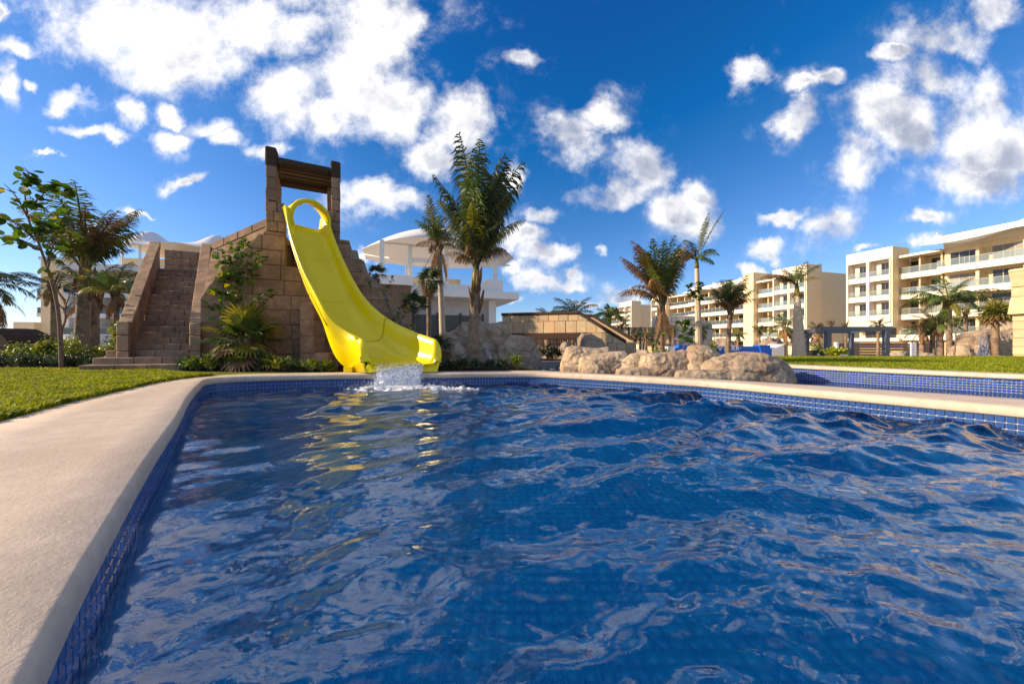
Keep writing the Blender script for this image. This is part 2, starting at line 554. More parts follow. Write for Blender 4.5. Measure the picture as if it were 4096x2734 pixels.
def floor_material():
    m = bpy.data.materials.new('pool_floor_mosaic')
    m.use_nodes = True
    t = NT(m.node_tree)
    b = m.node_tree.nodes['Principled BSDF']
    gp = t.n('ShaderNodeNewGeometry').outputs['Position']
    sn = t.n('ShaderNodeVectorMath', {0: gp, 1: (FT, FT, FT)}, operation='SNAP').outputs[0]
    wn = t.n('ShaderNodeTexWhiteNoise', {'Vector': sn}, noise_dimensions='3D').outputs['Value']
    n = t.n('ShaderNodeTexNoise', {'Vector': gp, 'Scale': 0.7, 'Detail': 3.0}).outputs[0]
    fac = t.m('ADD', t.m('MULTIPLY', wn, 0.5), t.m('MULTIPLY', t.m('SUBTRACT', n, 0.25), 0.8), clamp=True)
    t.link(t.mix(fac, (0.006, 0.36, 0.80), (0.02, 0.68, 0.98)), b.inputs['Base Color'])
    b.inputs['Roughness'].default_value = 0.35
    return m


M_floor = floor_material()


def glass_material(name, tint, see, rough=0.02):
    """thin pane: part clear, part mirror by viewing angle"""
    m = bpy.data.materials.new(name)
    m.use_nodes = True
    t = NT(m.node_tree)
    m.node_tree.nodes.clear()
    out = t.n('ShaderNodeOutputMaterial')
    tr = t.n('ShaderNodeBsdfTransparent', {'Color': tint + (1,)})
    df = t.n('ShaderNodeBsdfDiffuse', {'Color': (tint[0] * .6, tint[1] * .62, tint[2] * .6, 1)})
    gl = t.n('ShaderNodeBsdfGlossy', {'Color': (0.9, 0.95, 1, 1), 'Roughness': rough})
    fr = t.n('ShaderNodeFresnel', {'IOR': 1.6})
    a = t.n('ShaderNodeMixShader', {0: see, 1: df.outputs[0], 2: tr.outputs[0]})
    c = t.n('ShaderNodeMixShader', {0: fr.outputs[0], 1: a.outputs[0], 2: gl.outputs[0]})
    t.link(c.outputs[0], out.inputs[0])
    return m


M_rail = glass_material('green_glass_railing', (0.84, 0.90, 0.86), 0.88)
M_pane = material('dark_window_glass', (0.03, 0.033, 0.035), 0.1, 0.3, 0.8, 3, spec=0.35, obj_var=0.5)
M_curtain = material('drawn_curtain', (0.3, 0.28, 0.25), 0.8, 0.1, 3, 3, obj_var=0.3)


def water_material():
    """clear water: mirror by viewing angle over a bent view of the floor; part of the light passes straight so that sun reaches the floor"""
    m = bpy.data.materials.new('pool_water')
    m.use_nodes = True
    t = NT(m.node_tree)
    m.node_tree.nodes.clear()
    out = t.n('ShaderNodeOutputMaterial')
    gp = t.n('ShaderNodeNewGeometry').outputs['Position']
    mp = t.n('ShaderNodeMapping', {'Vector': gp, 'Scale': (1.0, 1.5, 1.0), 'Rotation': (0, 0, 0.35)})
    n = t.n('ShaderNodeTexNoise', {'Vector': mp.outputs[0], 'Scale': 19.0, 'Detail': 3.0, 'Roughness': 0.55, 'Distortion': 0.6}).outputs[0]
    bp = t.n('ShaderNodeBump', {'Strength': 1.0, 'Distance': 0.0010, 'Height': n}).outputs[0]
    gl = t.n('ShaderNodeBsdfGlossy', {'Color': (1, 1, 1, 1), 'Roughness': 0.0, 'Normal': bp})
    rf = t.n('ShaderNodeBsdfRefraction', {'Color': (0.88, 0.98, 1.0, 1), 'Roughness': 0.0, 'IOR': 1.333, 'Normal': bp})
    tr = t.n('ShaderNodeBsdfTransparent', {'Color': (0.88, 0.98, 1.0, 1)})
    fr = t.n('ShaderNodeFresnel', {'IOR': 1.7, 'Normal': bp})
    mx = t.n('ShaderNodeMixShader', {0: 0.62, 1: rf.outputs[0], 2: tr.outputs[0]})
    fin = t.n('ShaderNodeMixShader', {0: fr.outputs[0], 1: mx.outputs[0], 2: gl.outputs[0]})
    t.link(fin.outputs[0], out.inputs[0])
    return m


M_water = water_material()
# ================================================================== the setting: pool, coping, ground, water
PAIRS = [  # pool edge (inner), outer edge of the coping / deck
    ((1.55, -1.75), (-1.6, -3.4)), ((0.75, -1.12), (-2.5, -2.2)), ((0.16, -0.5), (-3.0, -0.9)), ((-0.30, 0.0), (-3.16, 0.0)), ((-0.59, 0.32), (-3.22, 0.6)), ((-0.89, 0.64), (-3.28, 1.2)),
    ((-1.21, 1.0), (-3.36, 1.85)), ((-1.79, 1.677), (-3.55, 2.35)), ((-2.556, 2.60), (-4.0, 3.05)),
    ((-3.35, 3.52), (-4.36, 3.74)), ((-4.22, 4.60), (-4.80, 4.62)), ((-4.54, 5.05), (-4.93, 5.20)), ((-4.55, 5.33), (-4.84, 5.68)),
    ((-4.08, 5.64), (-4.28, 5.98)), ((-3.22, 5.86), (-3.32, 6.16)), ((-2.42, 6.0), (-2.46, 6.30)), ((-1.36, 6.07), (-1.37, 6.38)),
    ((-0.445, 6.2), (-0.42, 6.52)), ((0.425, 6.22), (0.62, 6.52)), ((1.07, 5.92), (1.36, 6.02)), ((1.64, 5.6), (2.05, 5.66)),
    ((2.47, 5.05), (2.80, 5.18)), ((2.90, 4.70), (3.30, 4.83)), ((3.43, 4.0), (3.92, 4.30)), ((3.94, 3.4), (4.46, 3.80)),
    ((4.34, 2.89), (4.98, 3.32)), ((4.9, 2.0), (5.6, 2.4)), ((5.2, 0.5), (5.95, 0.6)), ((4.7, -1.2), (5.5, -1.7)),
    ((3.3, -2.2), (3.3, -3.4)), ((2.4, -2.2), (0.8, -4.1))]
NST = 460
ring = spline([a + b for a, b in PAIRS], NST, closed=True)
INNER, OUTER = ring[:, :2], ring[:, 2:]
COP = 0.25


def ring_loft(name, prof, mat, smooth=True):
    """prof: list of (fraction from inner to outer edge, absolute shift outward, z)"""
    V, Q = [], []
    n, k = NST, len(prof)
    dirv = OUTER - INNER
    ln = np.linalg.norm(dirv, axis=1, keepdims=True)
    dirv = dirv / ln
    for fr, sh, z in prof:
        xy = INNER + dirv * (ln * fr + sh)
        V.append(np.column_stack([xy, np.full(n, z)]))
    V = np.concatenate(V)
    for j in range(k - 1):
        for i in range(n):
            i2 = (i + 1) % n
            Q.append((j * n + i, j * n + i2, (j + 1) * n + i2, (j + 1) * n + i))
    return put(name, np_mesh(name, V, np.array(Q), mat, smooth))


prof = [(0, 0.02, 0.158), (0, -0.022, 0.160), (0, -0.030, 0.172), (0, -0.030, 0.205), (0, -0.026, 0.228), (0, -0.012, 0.243), (0, 0.012, COP),
        (0.2, 0, COP), (0.45, 0, COP), (0.7, 0, COP), (1, -0.012, COP), (1, 0.0, COP - 0.01), (1, 0, -0.5)]
cop = tag(ring_loft('pool_coping', prof, M_coping), kind='structure')

wall = tag(ring_loft('pool_wall', [(0, 0.006, 0.165), (0, 0.006, -0.14), (0, 0.0, -0.14), (0, 0.0, -0.75)], M_grout, False), kind='structure')
wall.data.materials.append(M_floor)
for p in wall.data.polygons:
    if p.center.z < -0.12:
        p.material_index = 1

# pool floor: one sheet with mosaic relief
cdt = delaunay_2d_cdt([Vector(p) for p in INNER], [], [list(range(NST))], 1, 1e-5)
fl = mesh('pool_floor', [(p.x, p.y, -0.72) for p in cdt[0]], cdt[2], M_floor)
pfl = tag(put('pool_floor', fl), kind='structure')
fl.materials[0] = M_grout_b
# raised mosaic tiles over the part of the floor that shows
tx, ty = np.meshgrid(np.arange(-4.6, 5.2, FT), np.arange(0.0, 6.2, FT))
tx, ty = tx.ravel() + FT * .5, ty.ravel() + FT * .5
tx = np.floor(tx / FT) * FT + FT * .5
ty = np.floor(ty / FT) * FT + FT * .5
ok = np.zeros(len(tx), bool)
j = NST - 1
for i in range(NST):
    (xi, yi), (xj, yj) = INNER[i], INNER[j]
    ok ^= ((yi > ty) != (yj > ty)) & (tx < (xj - xi) * (ty - yi) / (yj - yi + 1e-12) + xi)
    j = i
tx, ty = tx[ok], ty[ok]
hh_ = FT * .5 - 0.0035
cor_ = [(-hh_, -hh_), (hh_, -hh_), (hh_, hh_), (-hh_, hh_)]
VT = np.stack([np.column_stack([tx + a, ty + b_, np.full(len(tx), zz)]) for zz in (-0.722, -0.716) for a, b_ in cor_], 1).reshape(-1, 3)
bi = np.arange(len(tx))[:, None, None] * 8
QT = (np.array([(4, 5, 6, 7), (0, 1, 5, 4), (1, 2, 6, 5), (2, 3, 7, 6), (3, 0, 4, 7)])[None] + bi).reshape(-1, 4)
tag(put('floor_tile_field', np_mesh('floor_tile_field', VT, QT, M_floor), pfl), kind='stuff')

# waterline tiles ---------------------------------------------------------
TILE = 0.054
GAP = 0.0034


def tile_mesh(name, s, mat):
    h = s * 0.5 - GAP
    return mesh(name, hex_verts(cbox(-h, h, -0.004, 0.004, -h, h), 0.003), HEXF, mat)


def tile_band(parent, path, closed, z_top, rows, size, mat, flip, keep=300):
    """tiles along a wall; the largest in view are parts of their own, the rest one joined part"""
    path = np.array(path)
    if closed:
        path = np.vstack([path, path[:1]])
    s = np.concatenate([[0], np.cumsum(np.linalg.norm(np.diff(path, axis=0), axis=1))])
    n = int(s[-1] / size)
    spots = []
    for i in range(n):
        a, b = s[-1] * (i + 0.5) / n, s[-1] * (i + 0.55) / n
        p = np.array([np.interp(a, s, path[:, k]) for k in (0, 1)])
        q = np.array([np.interp(b, s, path[:, k]) for k in (0, 1)])
        ang = math.atan2(q[1] - p[1], q[0] - p[0])
        nx, ny = math.sin(ang), -math.cos(ang)
        if flip:
            nx, ny = -nx, -ny
        px = p[0] / max(p[1], 0.01)
        vis = p[1] > 0.55 and abs(px) < 1.56 and (nx * -p[0] + ny * -p[1]) > 0
        for r in range(rows):
            spots.append((vis, math.hypot(*p) + r * 0.35, p, ang, nx, ny, z_top - size * (r + 0.5)))
    me = tile_mesh('tile', size, mat)
    vis = sorted([q for q in spots if q[0]], key=lambda q: q[1])
    for q in vis[:keep]:
        put('tile', me, parent, (q[2][0] + q[4] * 0.003, q[2][1] + q[5] * 0.003, q[6]), (0, 0, q[3] + rnd.uniform(-.01, .01)))
    rest = vis[keep:] + [q for q in spots if not q[0]]
    base = np.array(hex_verts(cbox(-size / 2 + GAP, size / 2 - GAP, -0.004, 0.004, -size / 2 + GAP, size / 2 - GAP), 0.003))
    V, Fc = [], []
    for q in rest:
        c, sn = math.cos(q[3]), math.sin(q[3])
        W = np.column_stack([base[:, 0] * c - base[:, 1] * sn + q[2][0] + q[4] * 0.003, base[:, 0] * sn + base[:, 1] * c + q[2][1] + q[5] * 0.003, base[:, 2] + q[6]])
        b0 = len(V)
        V += W.tolist()
        Fc += [tuple(b0 + i for i in f) for f in HEXF]
    tag(put('tile_field', mesh('tile_field', V, Fc, mat), parent), kind='stuff')


tile_band(wall, INNER, True, 0.155, 5, TILE, M_tile, False)

# channel beyond the right coping -----------------------------------------
CH = [(0.62, 6.50), (0.30, 7.2), (0.15, 8.2), (0.1, 9.3), (0.5, 9.9), (1.5, 10.0), (3.0, 9.2), (4.2, 8.0), (4.75, 6.6), (4.95, 6.05), (5.55, 5.2), (6.30, 4.30), (7.2, 3.3), (8.3, 1.6), (8.8, -0.5), (8.6, -4.2)]
CHS = spline(CH, 150)
WALL2_TOP = 0.335
hole = [tuple(p) for p in CHS]
# close the hole round the back and along the left deck
far = [i for i in range(NST) if True]
i0 = int(np.argmin(np.linalg.norm(OUTER - np.array([0.62, 6.52]), axis=1)))
left = []
i = i0
while OUTER[i][1] > -3.2 or OUTER[i][0] > 0:
    left.append(tuple(OUTER[i]))
    i = (i - 1) % NST
    if len(left) > NST:
        break
loop = hole + [(8.0, -5.0), (-3.4, -5.0)] + left[::-1][:-1]
LOOP = [Vector(p) for p in loop]


def inside(poly, x, y):
    c = False
    n = len(poly)
    j = n - 1
    for i in range(n):
        xi, yi = poly[i]
        xj, yj = poly[j]
        if (yi > y) != (yj > y) and x < (xj - xi) * (y - yi) / (yj - yi) + xi:
            c = not c
        j = i
    return c


def grade(a, b, fine_a, fine_b, fine, grow):
    xs = list(np.arange(fine_a, fine_b, fine))
    st, x = fine, fine_b
    while x < b:
        xs.append(x)
        st *= grow
        x += st
    xs.append(b)
    st, x = fine, fine_a - fine
    while x > a:
        xs.insert(0, x)
        st *= grow
        x -= st
    xs.insert(0, a)
    return xs


gx = grade(-1500, 1500, -14, 14, 0.5, 1.25)
gy = grade(-60, 1800, -5, 14, 0.5, 1.2)
pts = [Vector(p) for p in loop]
for x in gx:
    for y in gy:
        if -5.5 < y < 12 and -6 < x < 10 and min((x - p[0]) ** 2 + (y - p[1]) ** 2 for p in loop[::2]) < 0.03:
            continue
        pts.append(Vector((x + rnd.uniform(-.01, .01), y)))
cd = delaunay_2d_cdt(pts, [(i, (i + 1) % len(loop)) for i in range(len(loop))], [], 0, 1e-4)
tri = []
for f in cd[2]:
    cx = sum(cd[0][i].x for i in f) / len(f)
    cy = sum(cd[0][i].y for i in f) / len(f)
    if -6 < cx < 10 and -6 < cy < 11 and inside(loop, cx, cy):
        continue
    tri.append(f)
g = mesh('ground', [(p.x, p.y, gz(p.x, p.y) - 0.004) for p in cd[0]], tri, M_lawn, True)
g.materials.append(M_paving)
for p in g.polygons:
    if p.center.y > 12.5 or (p.center.y > 9.6 and -5 < p.center.x < 4):
        p.material_index = 1
tag(put('ground', g), kind='structure')

# planting bed of dark mulch along the stairs and the slide tower
bed = [(-16, 6.75), (-9.5, 6.75), (-6.5, 6.6), (-5.2, 6.32), (-4.3, 6.22), (-3.3, 6.24), (-2.4, 6.36), (-1.4, 6.44), (-0.42, 6.58), (0.4, 6.66), (0.12, 7.4), (0.0, 8.3), (-0.1, 9.5), (-16, 9.5)]
cd2 = delaunay_2d_cdt([Vector(p) for p in bed], [], [list(range(len(bed)))], 1, 1e-4)
tag(put('planting_bed', mesh('planting_bed', [(p.x, p.y, 0.256) for p in cd2[0]], cd2[2], M_mulch)), kind='structure')

# channel wall with its own tiles and coping
V, Q = [], []
n2 = len(CHS)
tang = np.gradient(CHS, axis=0)
tang /= np.linalg.norm(tang, axis=1, keepdims=True)
nout = np.column_stack([-tang[:, 1], tang[:, 0]])          # away from the channel
CHZ = np.array([0.185 if p[1] > 8.6 or p[0] < 3.6 else WALL2_TOP for p in CHS])
CHZ = np.convolve(np.pad(CHZ, 4, mode='edge'), np.ones(9) / 9, mode='valid')


def strip(name, rows, mat, smooth=False):
    Vv, Qq = [], []
    for sh, zz in rows:
        Vv.append(np.column_stack([CHS + nout * sh, CHZ + zz if zz > -0.6 else np.full(n2, zz)]))
    Vv = np.concatenate(Vv)
    for j in range(len(rows) - 1):
        for i in range(n2 - 1):
            Qq.append((j * n2 + i, j * n2 + i + 1, (j + 1) * n2 + i + 1, (j + 1) * n2 + i))
    return tag(put(name, np_mesh(name, Vv, np.array(Qq), mat, smooth)), kind='structure')


cwall = strip('channel_wall', [(0.006, 0.01), (0.006, -0.5), (0.0, -0.9)], M_grout)
strip('channel_coping', [(0.03, -0.004), (-0.022, 0.0), (-0.026, 0.012), (-0.026, 0.042), (-0.012, 0.056), (0.01, 0.06), (0.28, 0.06), (0.30, 0.05), (0.30, -0.3)], M_coping, True)
sel = [p for p in CHS if p[0] > 4.2 and p[1] < 7.2]
tile_band(cwall, sel, False, WALL2_TOP - 0.002, 7, 0.034, M_tile2, False)

chp = [Vector(p) for p in CHS] + [Vector((5.4, -4.2))] + [Vector(OUTER[k % NST]) for k in range(int(np.argmin(np.linalg.norm(OUTER - np.array([5.5, -1.7]), axis=1))), i0, -1)]
CHW = 0.135


def wave_field(X, Y, amp, seed, lam_lo, lam_hi, n, aim, spread):
    r = np.random.RandomState(seed)
    Z = np.zeros_like(X)
    for k in range(n):
        lam = math.exp(r.uniform(math.log(lam_lo), math.log(lam_hi)))
        th = aim + r.normal() * spread
        ph = r.uniform(0, 6.283)
        kx, ky = math.cos(th) * 6.283 / lam, math.sin(th) * 6.283 / lam
        Z += amp * lam / 6.283 * np.sin(kx * X + ky * Y + ph + 0.9 * np.sin(0.31 * ky * X - 0.29 * kx * Y + 2 * ph))
    return Z


# channel water
cx = np.linspace(-0.2, 9.2, 240)
cy = np.linspace(-4.0, 10.2, 300)
GX, GY = np.meshgrid(cx, cy)
GZ = CHW + wave_field(GX, GY, 0.016, 5, 0.1, 0.7, 24, 1.2, 0.8)
idx = np.arange(GX.size).reshape(GX.shape)
Qd = np.stack([idx[:-1, :-1], idx[:-1, 1:], idx[1:, 1:], idx[1:, :-1]], -1).reshape(-1, 4)
cen = np.column_stack([GX.ravel()[Qd].mean(1), GY.ravel()[Qd].mean(1)])
chpoly = [(p.x, p.y) for p in chp]
# widen a little so that the sheet ends inside the walls
ccx, ccy = np.array(chpoly).mean(0)
keep = np.zeros(len(Qd), bool)
px_, py_ = cen[:, 0], cen[:, 1]
j = len(chpoly) - 1
for i in range(len(chpoly)):
    xi, yi = chpoly[i]
    xj, yj = chpoly[j]
    with np.errstate(divide='ignore', invalid='ignore'):
        c = ((yi > py_) != (yj > py_)) & (px_ < (xj - xi) * (py_ - yi) / (yj - yi + 1e-12) + xi)
    keep ^= c
    j = i
tag(put('channel_water', np_mesh('channel_water', np.column_stack([GX.ravel(), GY.ravel(), GZ.ravel()]), Qd[keep], M_water, True)), kind='structure')
cdf = delaunay_2d_cdt(chp, [], [list(range(len(chp)))], 1, 1e-5)
tag(put('channel_floor', mesh('channel_floor', [(p.x, p.y, -0.45) for p in cdf[0]], cdf[2], M_poolwall)), kind='structure')

# pool water: polar sheet, fine in front, coarse behind
ang = np.concatenate([np.linspace(-math.pi * 0.5, -1.15, 60, endpoint=False), np.linspace(-1.15, 1.15, 960), np.linspace(1.15, math.pi * 0.5, 61)[1:], np.linspace(math.pi * 0.5, math.pi * 1.5, 90)[1:-1]])
rad = np.concatenate([[0.02, 0.12, 0.22], 0.30 * (8.2 / 0.30) ** np.linspace(0, 1, 520)])
A, RR = np.meshgrid(ang, rad)
WX, WY = RR * np.sin(A), RR * np.cos(A)
WZ = np.zeros_like(WX)
# chop grows towards the right and the far side, calmer by the near left wall
mod = 0.26 + 0.90 / (1 + np.exp(-(WX * 1.0 + WY * 0.50 - 1.9) * 1.2))
patch = 1 + 0.4 * np.sin(WX * 1.3 + 1.0) * np.sin(WY * 1.1 + 0.5)
long_ = wave_field(WX, WY, 0.046, 11, 0.55, 1.5, 14, -1.3, 0.30)
mid = wave_field(WX, WY, 0.052, 12, 0.20, 0.55, 22, -1.3, 0.45)
short = wave_field(WX, WY, 0.034, 13, 0.06, 0.2, 30, -1.3, 0.65)
# rings spreading from the foot of the slide
dsp = np.hypot(WX + 1.85, WY - 5.75)
rings = 0.012 * np.sin(dsp * 15 + 1.3 * np.sin(np.arctan2(WX + 1.85, 5.75 - WY) * 3)) * np.exp(-dsp * 0.55)
# small circles from drops by the near left wall
for (qx, qy, am) in ((-0.45, 1.1, 0.0008), (-0.7, 1.6, 0.0008)):
    dq = np.hypot(WX - qx, WY - qy)
    rings += am * np.sin(dq * 95) * np.exp(-dq * 4.5)
h = mod * patch * (1.35 * long_ + 1.05 * mid) + np.minimum(1.0, mod * 0.9) * short * (0.6 + 0.4 * patch) * np.clip(1.9 / RR, 0.15, 1.25)
h = h + 4.0 * np.maximum(h, 0) ** 2 * mod                # sharper crests
WZ = h + rings + 0.024
nr, na = WX.shape
ii = np.arange(nr * na).reshape(nr, na)
nx2 = np.roll(ii, -1, axis=1)
Qw = np.stack([ii[:-1], nx2[:-1], nx2[1:], ii[1:]], -1).reshape(-1, 4)
VW = np.column_stack([WX.ravel(), WY.ravel(), WZ.ravel()])
cen = VW[Qw][:, :, :2].mean(1)
# keep the faces inside the pool, a few cm into the wall
grow = INNER + (OUTER - INNER) / np.linalg.norm(OUTER - INNER, axis=1, keepdims=True) * 0.04
keep = np.zeros(len(Qw), bool)
j = NST - 1
for i in range(NST):
    xi, yi = grow[i]
    xj, yj = grow[j]
    with np.errstate(divide='ignore', invalid='ignore'):
        c = ((yi > cen[:, 1]) != (yj > cen[:, 1])) & (cen[:, 0] < (xj - xi) * (cen[:, 1] - yi) / (yj - yi + 1e-12) + xi)
    keep ^= c
    j = i
tag(put('pool_water', np_mesh('pool_water', VW, Qw[keep], M_water, True)), kind='structure')
# ================================================================== slide tower
W0 = Vector((-6.30, 6.92, 0))
WE = Vector((0.898, 0.44, 0))        # along the front wall, to the right and away
WN = Vector((0.44, -0.898, 0))       # out of the front wall


def wall_s(px):
    """position along the front wall that shows at this pixel column"""
    m = (px - 2048.0) / F
    return (m * W0.y - W0.x) / (WE.x - m * WE.y)


def wall_pt(px, py, out=0.0):
    s = wall_s(px)
    p = W0 + WE * s + WN * out
    return s, ZA(py, p.y)


tower = thing('slide_tower', 'brown stone block slide tower with stairs and a dark timbered gateway on top', 'tower', (-5.2, 7.6, 0.25))
TO = Vector(tower.location)


def wp(s, z, out=0.0):
    p = W0 + WE * s + WN * out
    return Vector((p.x, p.y, z))


OUT_PX = [(800, 1475), (800, 1195), (838, 1135), (1018, 957), (1062, 922), (1352, 962), (1398, 964), (1408, 998), (1430, 1001), (1438, 1034), (1457, 1042),
          (1471, 1084), (1518, 1129), (1572, 1205), (1630, 1294), (1665, 1380), (1680, 1470)]
OUT = [wall_pt(*p) for p in OUT_PX]
OUT[0] = (OUT[0][0], 0.2)
OUT[-1] = (OUT[-1][0], 0.2)


def span(z):
    xs = []
    n = len(OUT)
    for i in range(n):
        (a, za), (b, zb) = OUT[i], OUT[(i + 1) % n]
        if (za > z) != (zb > z):
            xs.append(a + (b - a) * (z - za) / (zb - za))
    return (min(xs), max(xs)) if len(xs) >= 2 else None


# mass behind the blocks
core = MB(TO)
NOTCH = (wall_s(1140), wall_s(1322), ZA(1075, 7.7))
core.prism([wp(s, z, -0.03) for s, z in OUT if z < NOTCH[2] or s < NOTCH[0]] if False else [wp(s, min(z, NOTCH[2] - .02), -0.03) for s, z in OUT], (0, 0, 0), tuple(-WN * 1.7))
for sa, sb in ((0.0, NOTCH[0]), (NOTCH[1], 9.0)):
    pl = [(s, z) for s, z in OUT if z > NOTCH[2] - .02 and sa <= s <= sb]
    if len(pl) >= 2:
        xs_ = [p[0] for p in pl]
        e0 = sa if sa > 0 else min(xs_) - .25
        e1 = sb if sb < 9 else max(xs_) + .02
        core.prism([wp(e0, NOTCH[2] - .02, -.03)] + ([wp(sa, pl[0][1], -.03)] if sa > 0 else []) + [wp(s, z, -.03) for s, z in pl] + ([wp(sb, pl[-1][1], -.03)] if sb < 9 else []) + [wp(e1, NOTCH[2] - .02, -.03)], (0, 0, 0), tuple(-WN * 1.7))
core.build('wall_core', M_joint, tower)
CH_ = 0.325
NOTCH = (wall_s(1140), wall_s(1322), ZA(1075, 7.7))
z = 0.2
row = 0
zmax = max(p[1] for p in OUT)
while z < zmax - 0.02:
    z1 = min(z + CH_, zmax)
    a, b = span(min(z + 0.02, zmax - .01)), span(max(z1 - 0.02, z + .01))
    if a:
        b = b or a
        lo_a, hi_a, lo_b, hi_b = a[0], a[1], b[0], b[1]
        hi_a = hi_b = max(min(hi_a, hi_b), lo_a + .2)
        s = lo_a - rnd.uniform(0.1, 0.5)
        cuts = [0.0]
        pos = lo_a
        step0 = rnd.uniform(0.25, 0.55)
        first = True
        nz_hit = z1 > NOTCH[2] + .05
        while pos < hi_a - 0.05:
            w = step0 if first else rnd.uniform(0.48, 0.66)
            first = False
            q = min(pos + w, hi_a)
            if hi_a - q < 0.18:
                q = hi_a
            if nz_hit and pos < NOTCH[0] < q:
                q = NOTCH[0]
            if nz_hit and NOTCH[0] - .01 <= pos < NOTCH[1]:
                pos = NOTCH[1]
                continue
            g_ = 0.004
            fa0 = (pos - lo_a) / (hi_a - lo_a)
            fa1 = (q - lo_a) / (hi_a - lo_a)
            pb, qb = lo_b + (hi_b - lo_b) * fa0, lo_b + (hi_b - lo_b) * fa1
            if pos != lo_a:
                pb = pos
            if q != hi_a:
                qb = q
            pb = min(max(pb, lo_b if pos == lo_a else pos), qb - 0.05)
            o1 = rnd.uniform(0.0, 0.018)
            c8 = [wp(pos + g_, z + g_, -0.2), wp(q - g_, z + g_, -0.2), wp(pos + g_, z + g_, o1), wp(q - g_, z + g_, o1 + rnd.uniform(-.006, .006)),
                  wp(pb + g_, z1 - g_, -0.2), wp(qb - g_, z1 - g_, -0.2), wp(pb + g_, z1 - g_, o1), wp(qb - g_, z1 - g_, o1)]
            block('stone_block', c8, 0.012, M_brown, tower, TO)
            pos = q
    z = z1
    row += 1


# gateway pillars: courses of blocks
def pillar(px0, px1, py_top, py_bot, out0, out1, course=0.2, split=False):
    s0, s1 = wall_s(px0), wall_s(px1)
    p = W0 + WE * (s0 + s1) * 0.5 + WN * out1
    zt, zb = ZA(py_top, p.y), ZA(py_bot, p.y)
    n = max(1, round((zt - zb) / course))
    for i in range(n):
        za, zc = zb + (zt - zb) * i / n, zb + (zt - zb) * (i + 1) / n
        cuts = [s0, s1]
        if split and s1 - s0 > 0.3:
            cuts = [s0, s0 + (s1 - s0) * (0.42 if i % 2 else 0.6), s1]
        for a, b in zip(cuts[:-1], cuts[1:]):
            j = [rnd.uniform(-.008, .008) for _ in range(4)]
            c8 = [wp(a + .003 + j[0], za + .003, out0), wp(b - .003 + j[1], za + .003, out0), wp(a + .003 + j[0], za + .003, out1 + j[2]), wp(b - .003 + j[1], za + .003, out1 + j[2]),
                  wp(a + .003 + j[0], zc - .003, out0), wp(b - .003 + j[1], zc - .003, out0), wp(a + .003 + j[0], zc - .003, out1 + j[2]), wp(b - .003 + j[1], zc - .003, out1 + j[2])]
            block('pillar_block', c8, 0.014, M_brown, tower, TO)
    return s0, s1, zt, zb


pillar(1062, 1105, 660, 800, -0.28, 0.02, 0.235)
pillar(1062, 1138, 806, 925, -0.30, 0.02, 0.22, True)
pillar(1324, 1361, 708, 842, -0.26, 0.02, 0.235)
pillar(1300, 1361, 844, 966, -0.28, 0.02, 0.22, True)
# back pair carrying the roof
pillar(1300, 1342, 722, 960, -1.18, -0.88, 0.24)
pillar(1054, 1092, 690, 925, -1.18, -0.88, 0.24)

zb1, zb2 = 4.66, 4.84
sL0, sL1, sR0, sR1 = wall_s(1060), wall_s(1106), wall_s(1322), wall_s(1362)


def tb(name, s0, s1, o0, o1, z0, z1, mat, dz=0.0, ch=0.015):
    c8 = [wp(s0, z0, o0), wp(s1, z0 + dz, o0), wp(s0, z0, o1), wp(s1, z0 + dz, o1), wp(s0, z1, o0), wp(s1, z1 + dz, o0), wp(s0, z1, o1), wp(s1, z1 + dz, o1)]
    return block(name, c8, ch, mat, tower, TO)


ztl = ZA(662, (W0 + WE * sL0).y)
ztr = ZA(708, (W0 + WE * sR0).y)
ztp = ZA(582, (W0 + WE * sL0).y)
ztq = ZA(641, (W0 + WE * sR0).y)
print('gate', ztl, ztr, ztp, ztq)
tb('gate_post', sL0, sL1, -0.30, 0.03, ztl + .004, ztp, M_dark, ch=0.025)
tb('gate_post', sR0, sR1, -0.30, 0.03, ztr + .004, ztq, M_dark, ch=0.025)
zbm = ZA(652, (W0 + WE * sL1).y)
zbm2 = ZA(627, (W0 + WE * sL1).y)
tb('beam', sL1 + .004, sR0 - .004, -0.26, 0.02, zbm, zbm2, M_dark, dz=-0.0, ch=0.02)
tb('beam', sL0 + .02, sR1 - .02, -1.2, -0.92, zbm - 0.05, zbm2 - .03, M_dark, ch=0.02)
nb = 9
for i in range(nb):
    o1 = -0.27 - (0.64) * i / nb
    o0 = -0.27 - (0.64) * (i + 1) / nb + 0.006
    tb('plank', sL1 - .12, sR0 + .12, o0, o1, zbm + 0.02 + (0.03 if i % 3 == 1 else 0), zbm + 0.075 + (0.03 if i % 3 == 1 else 0), M_plank, ch=0.006)
# platform behind the slide's head
tb('platform', wall_s(1100), wall_s(1330), -1.6, -0.25, 3.00, 3.10, M_plaster)

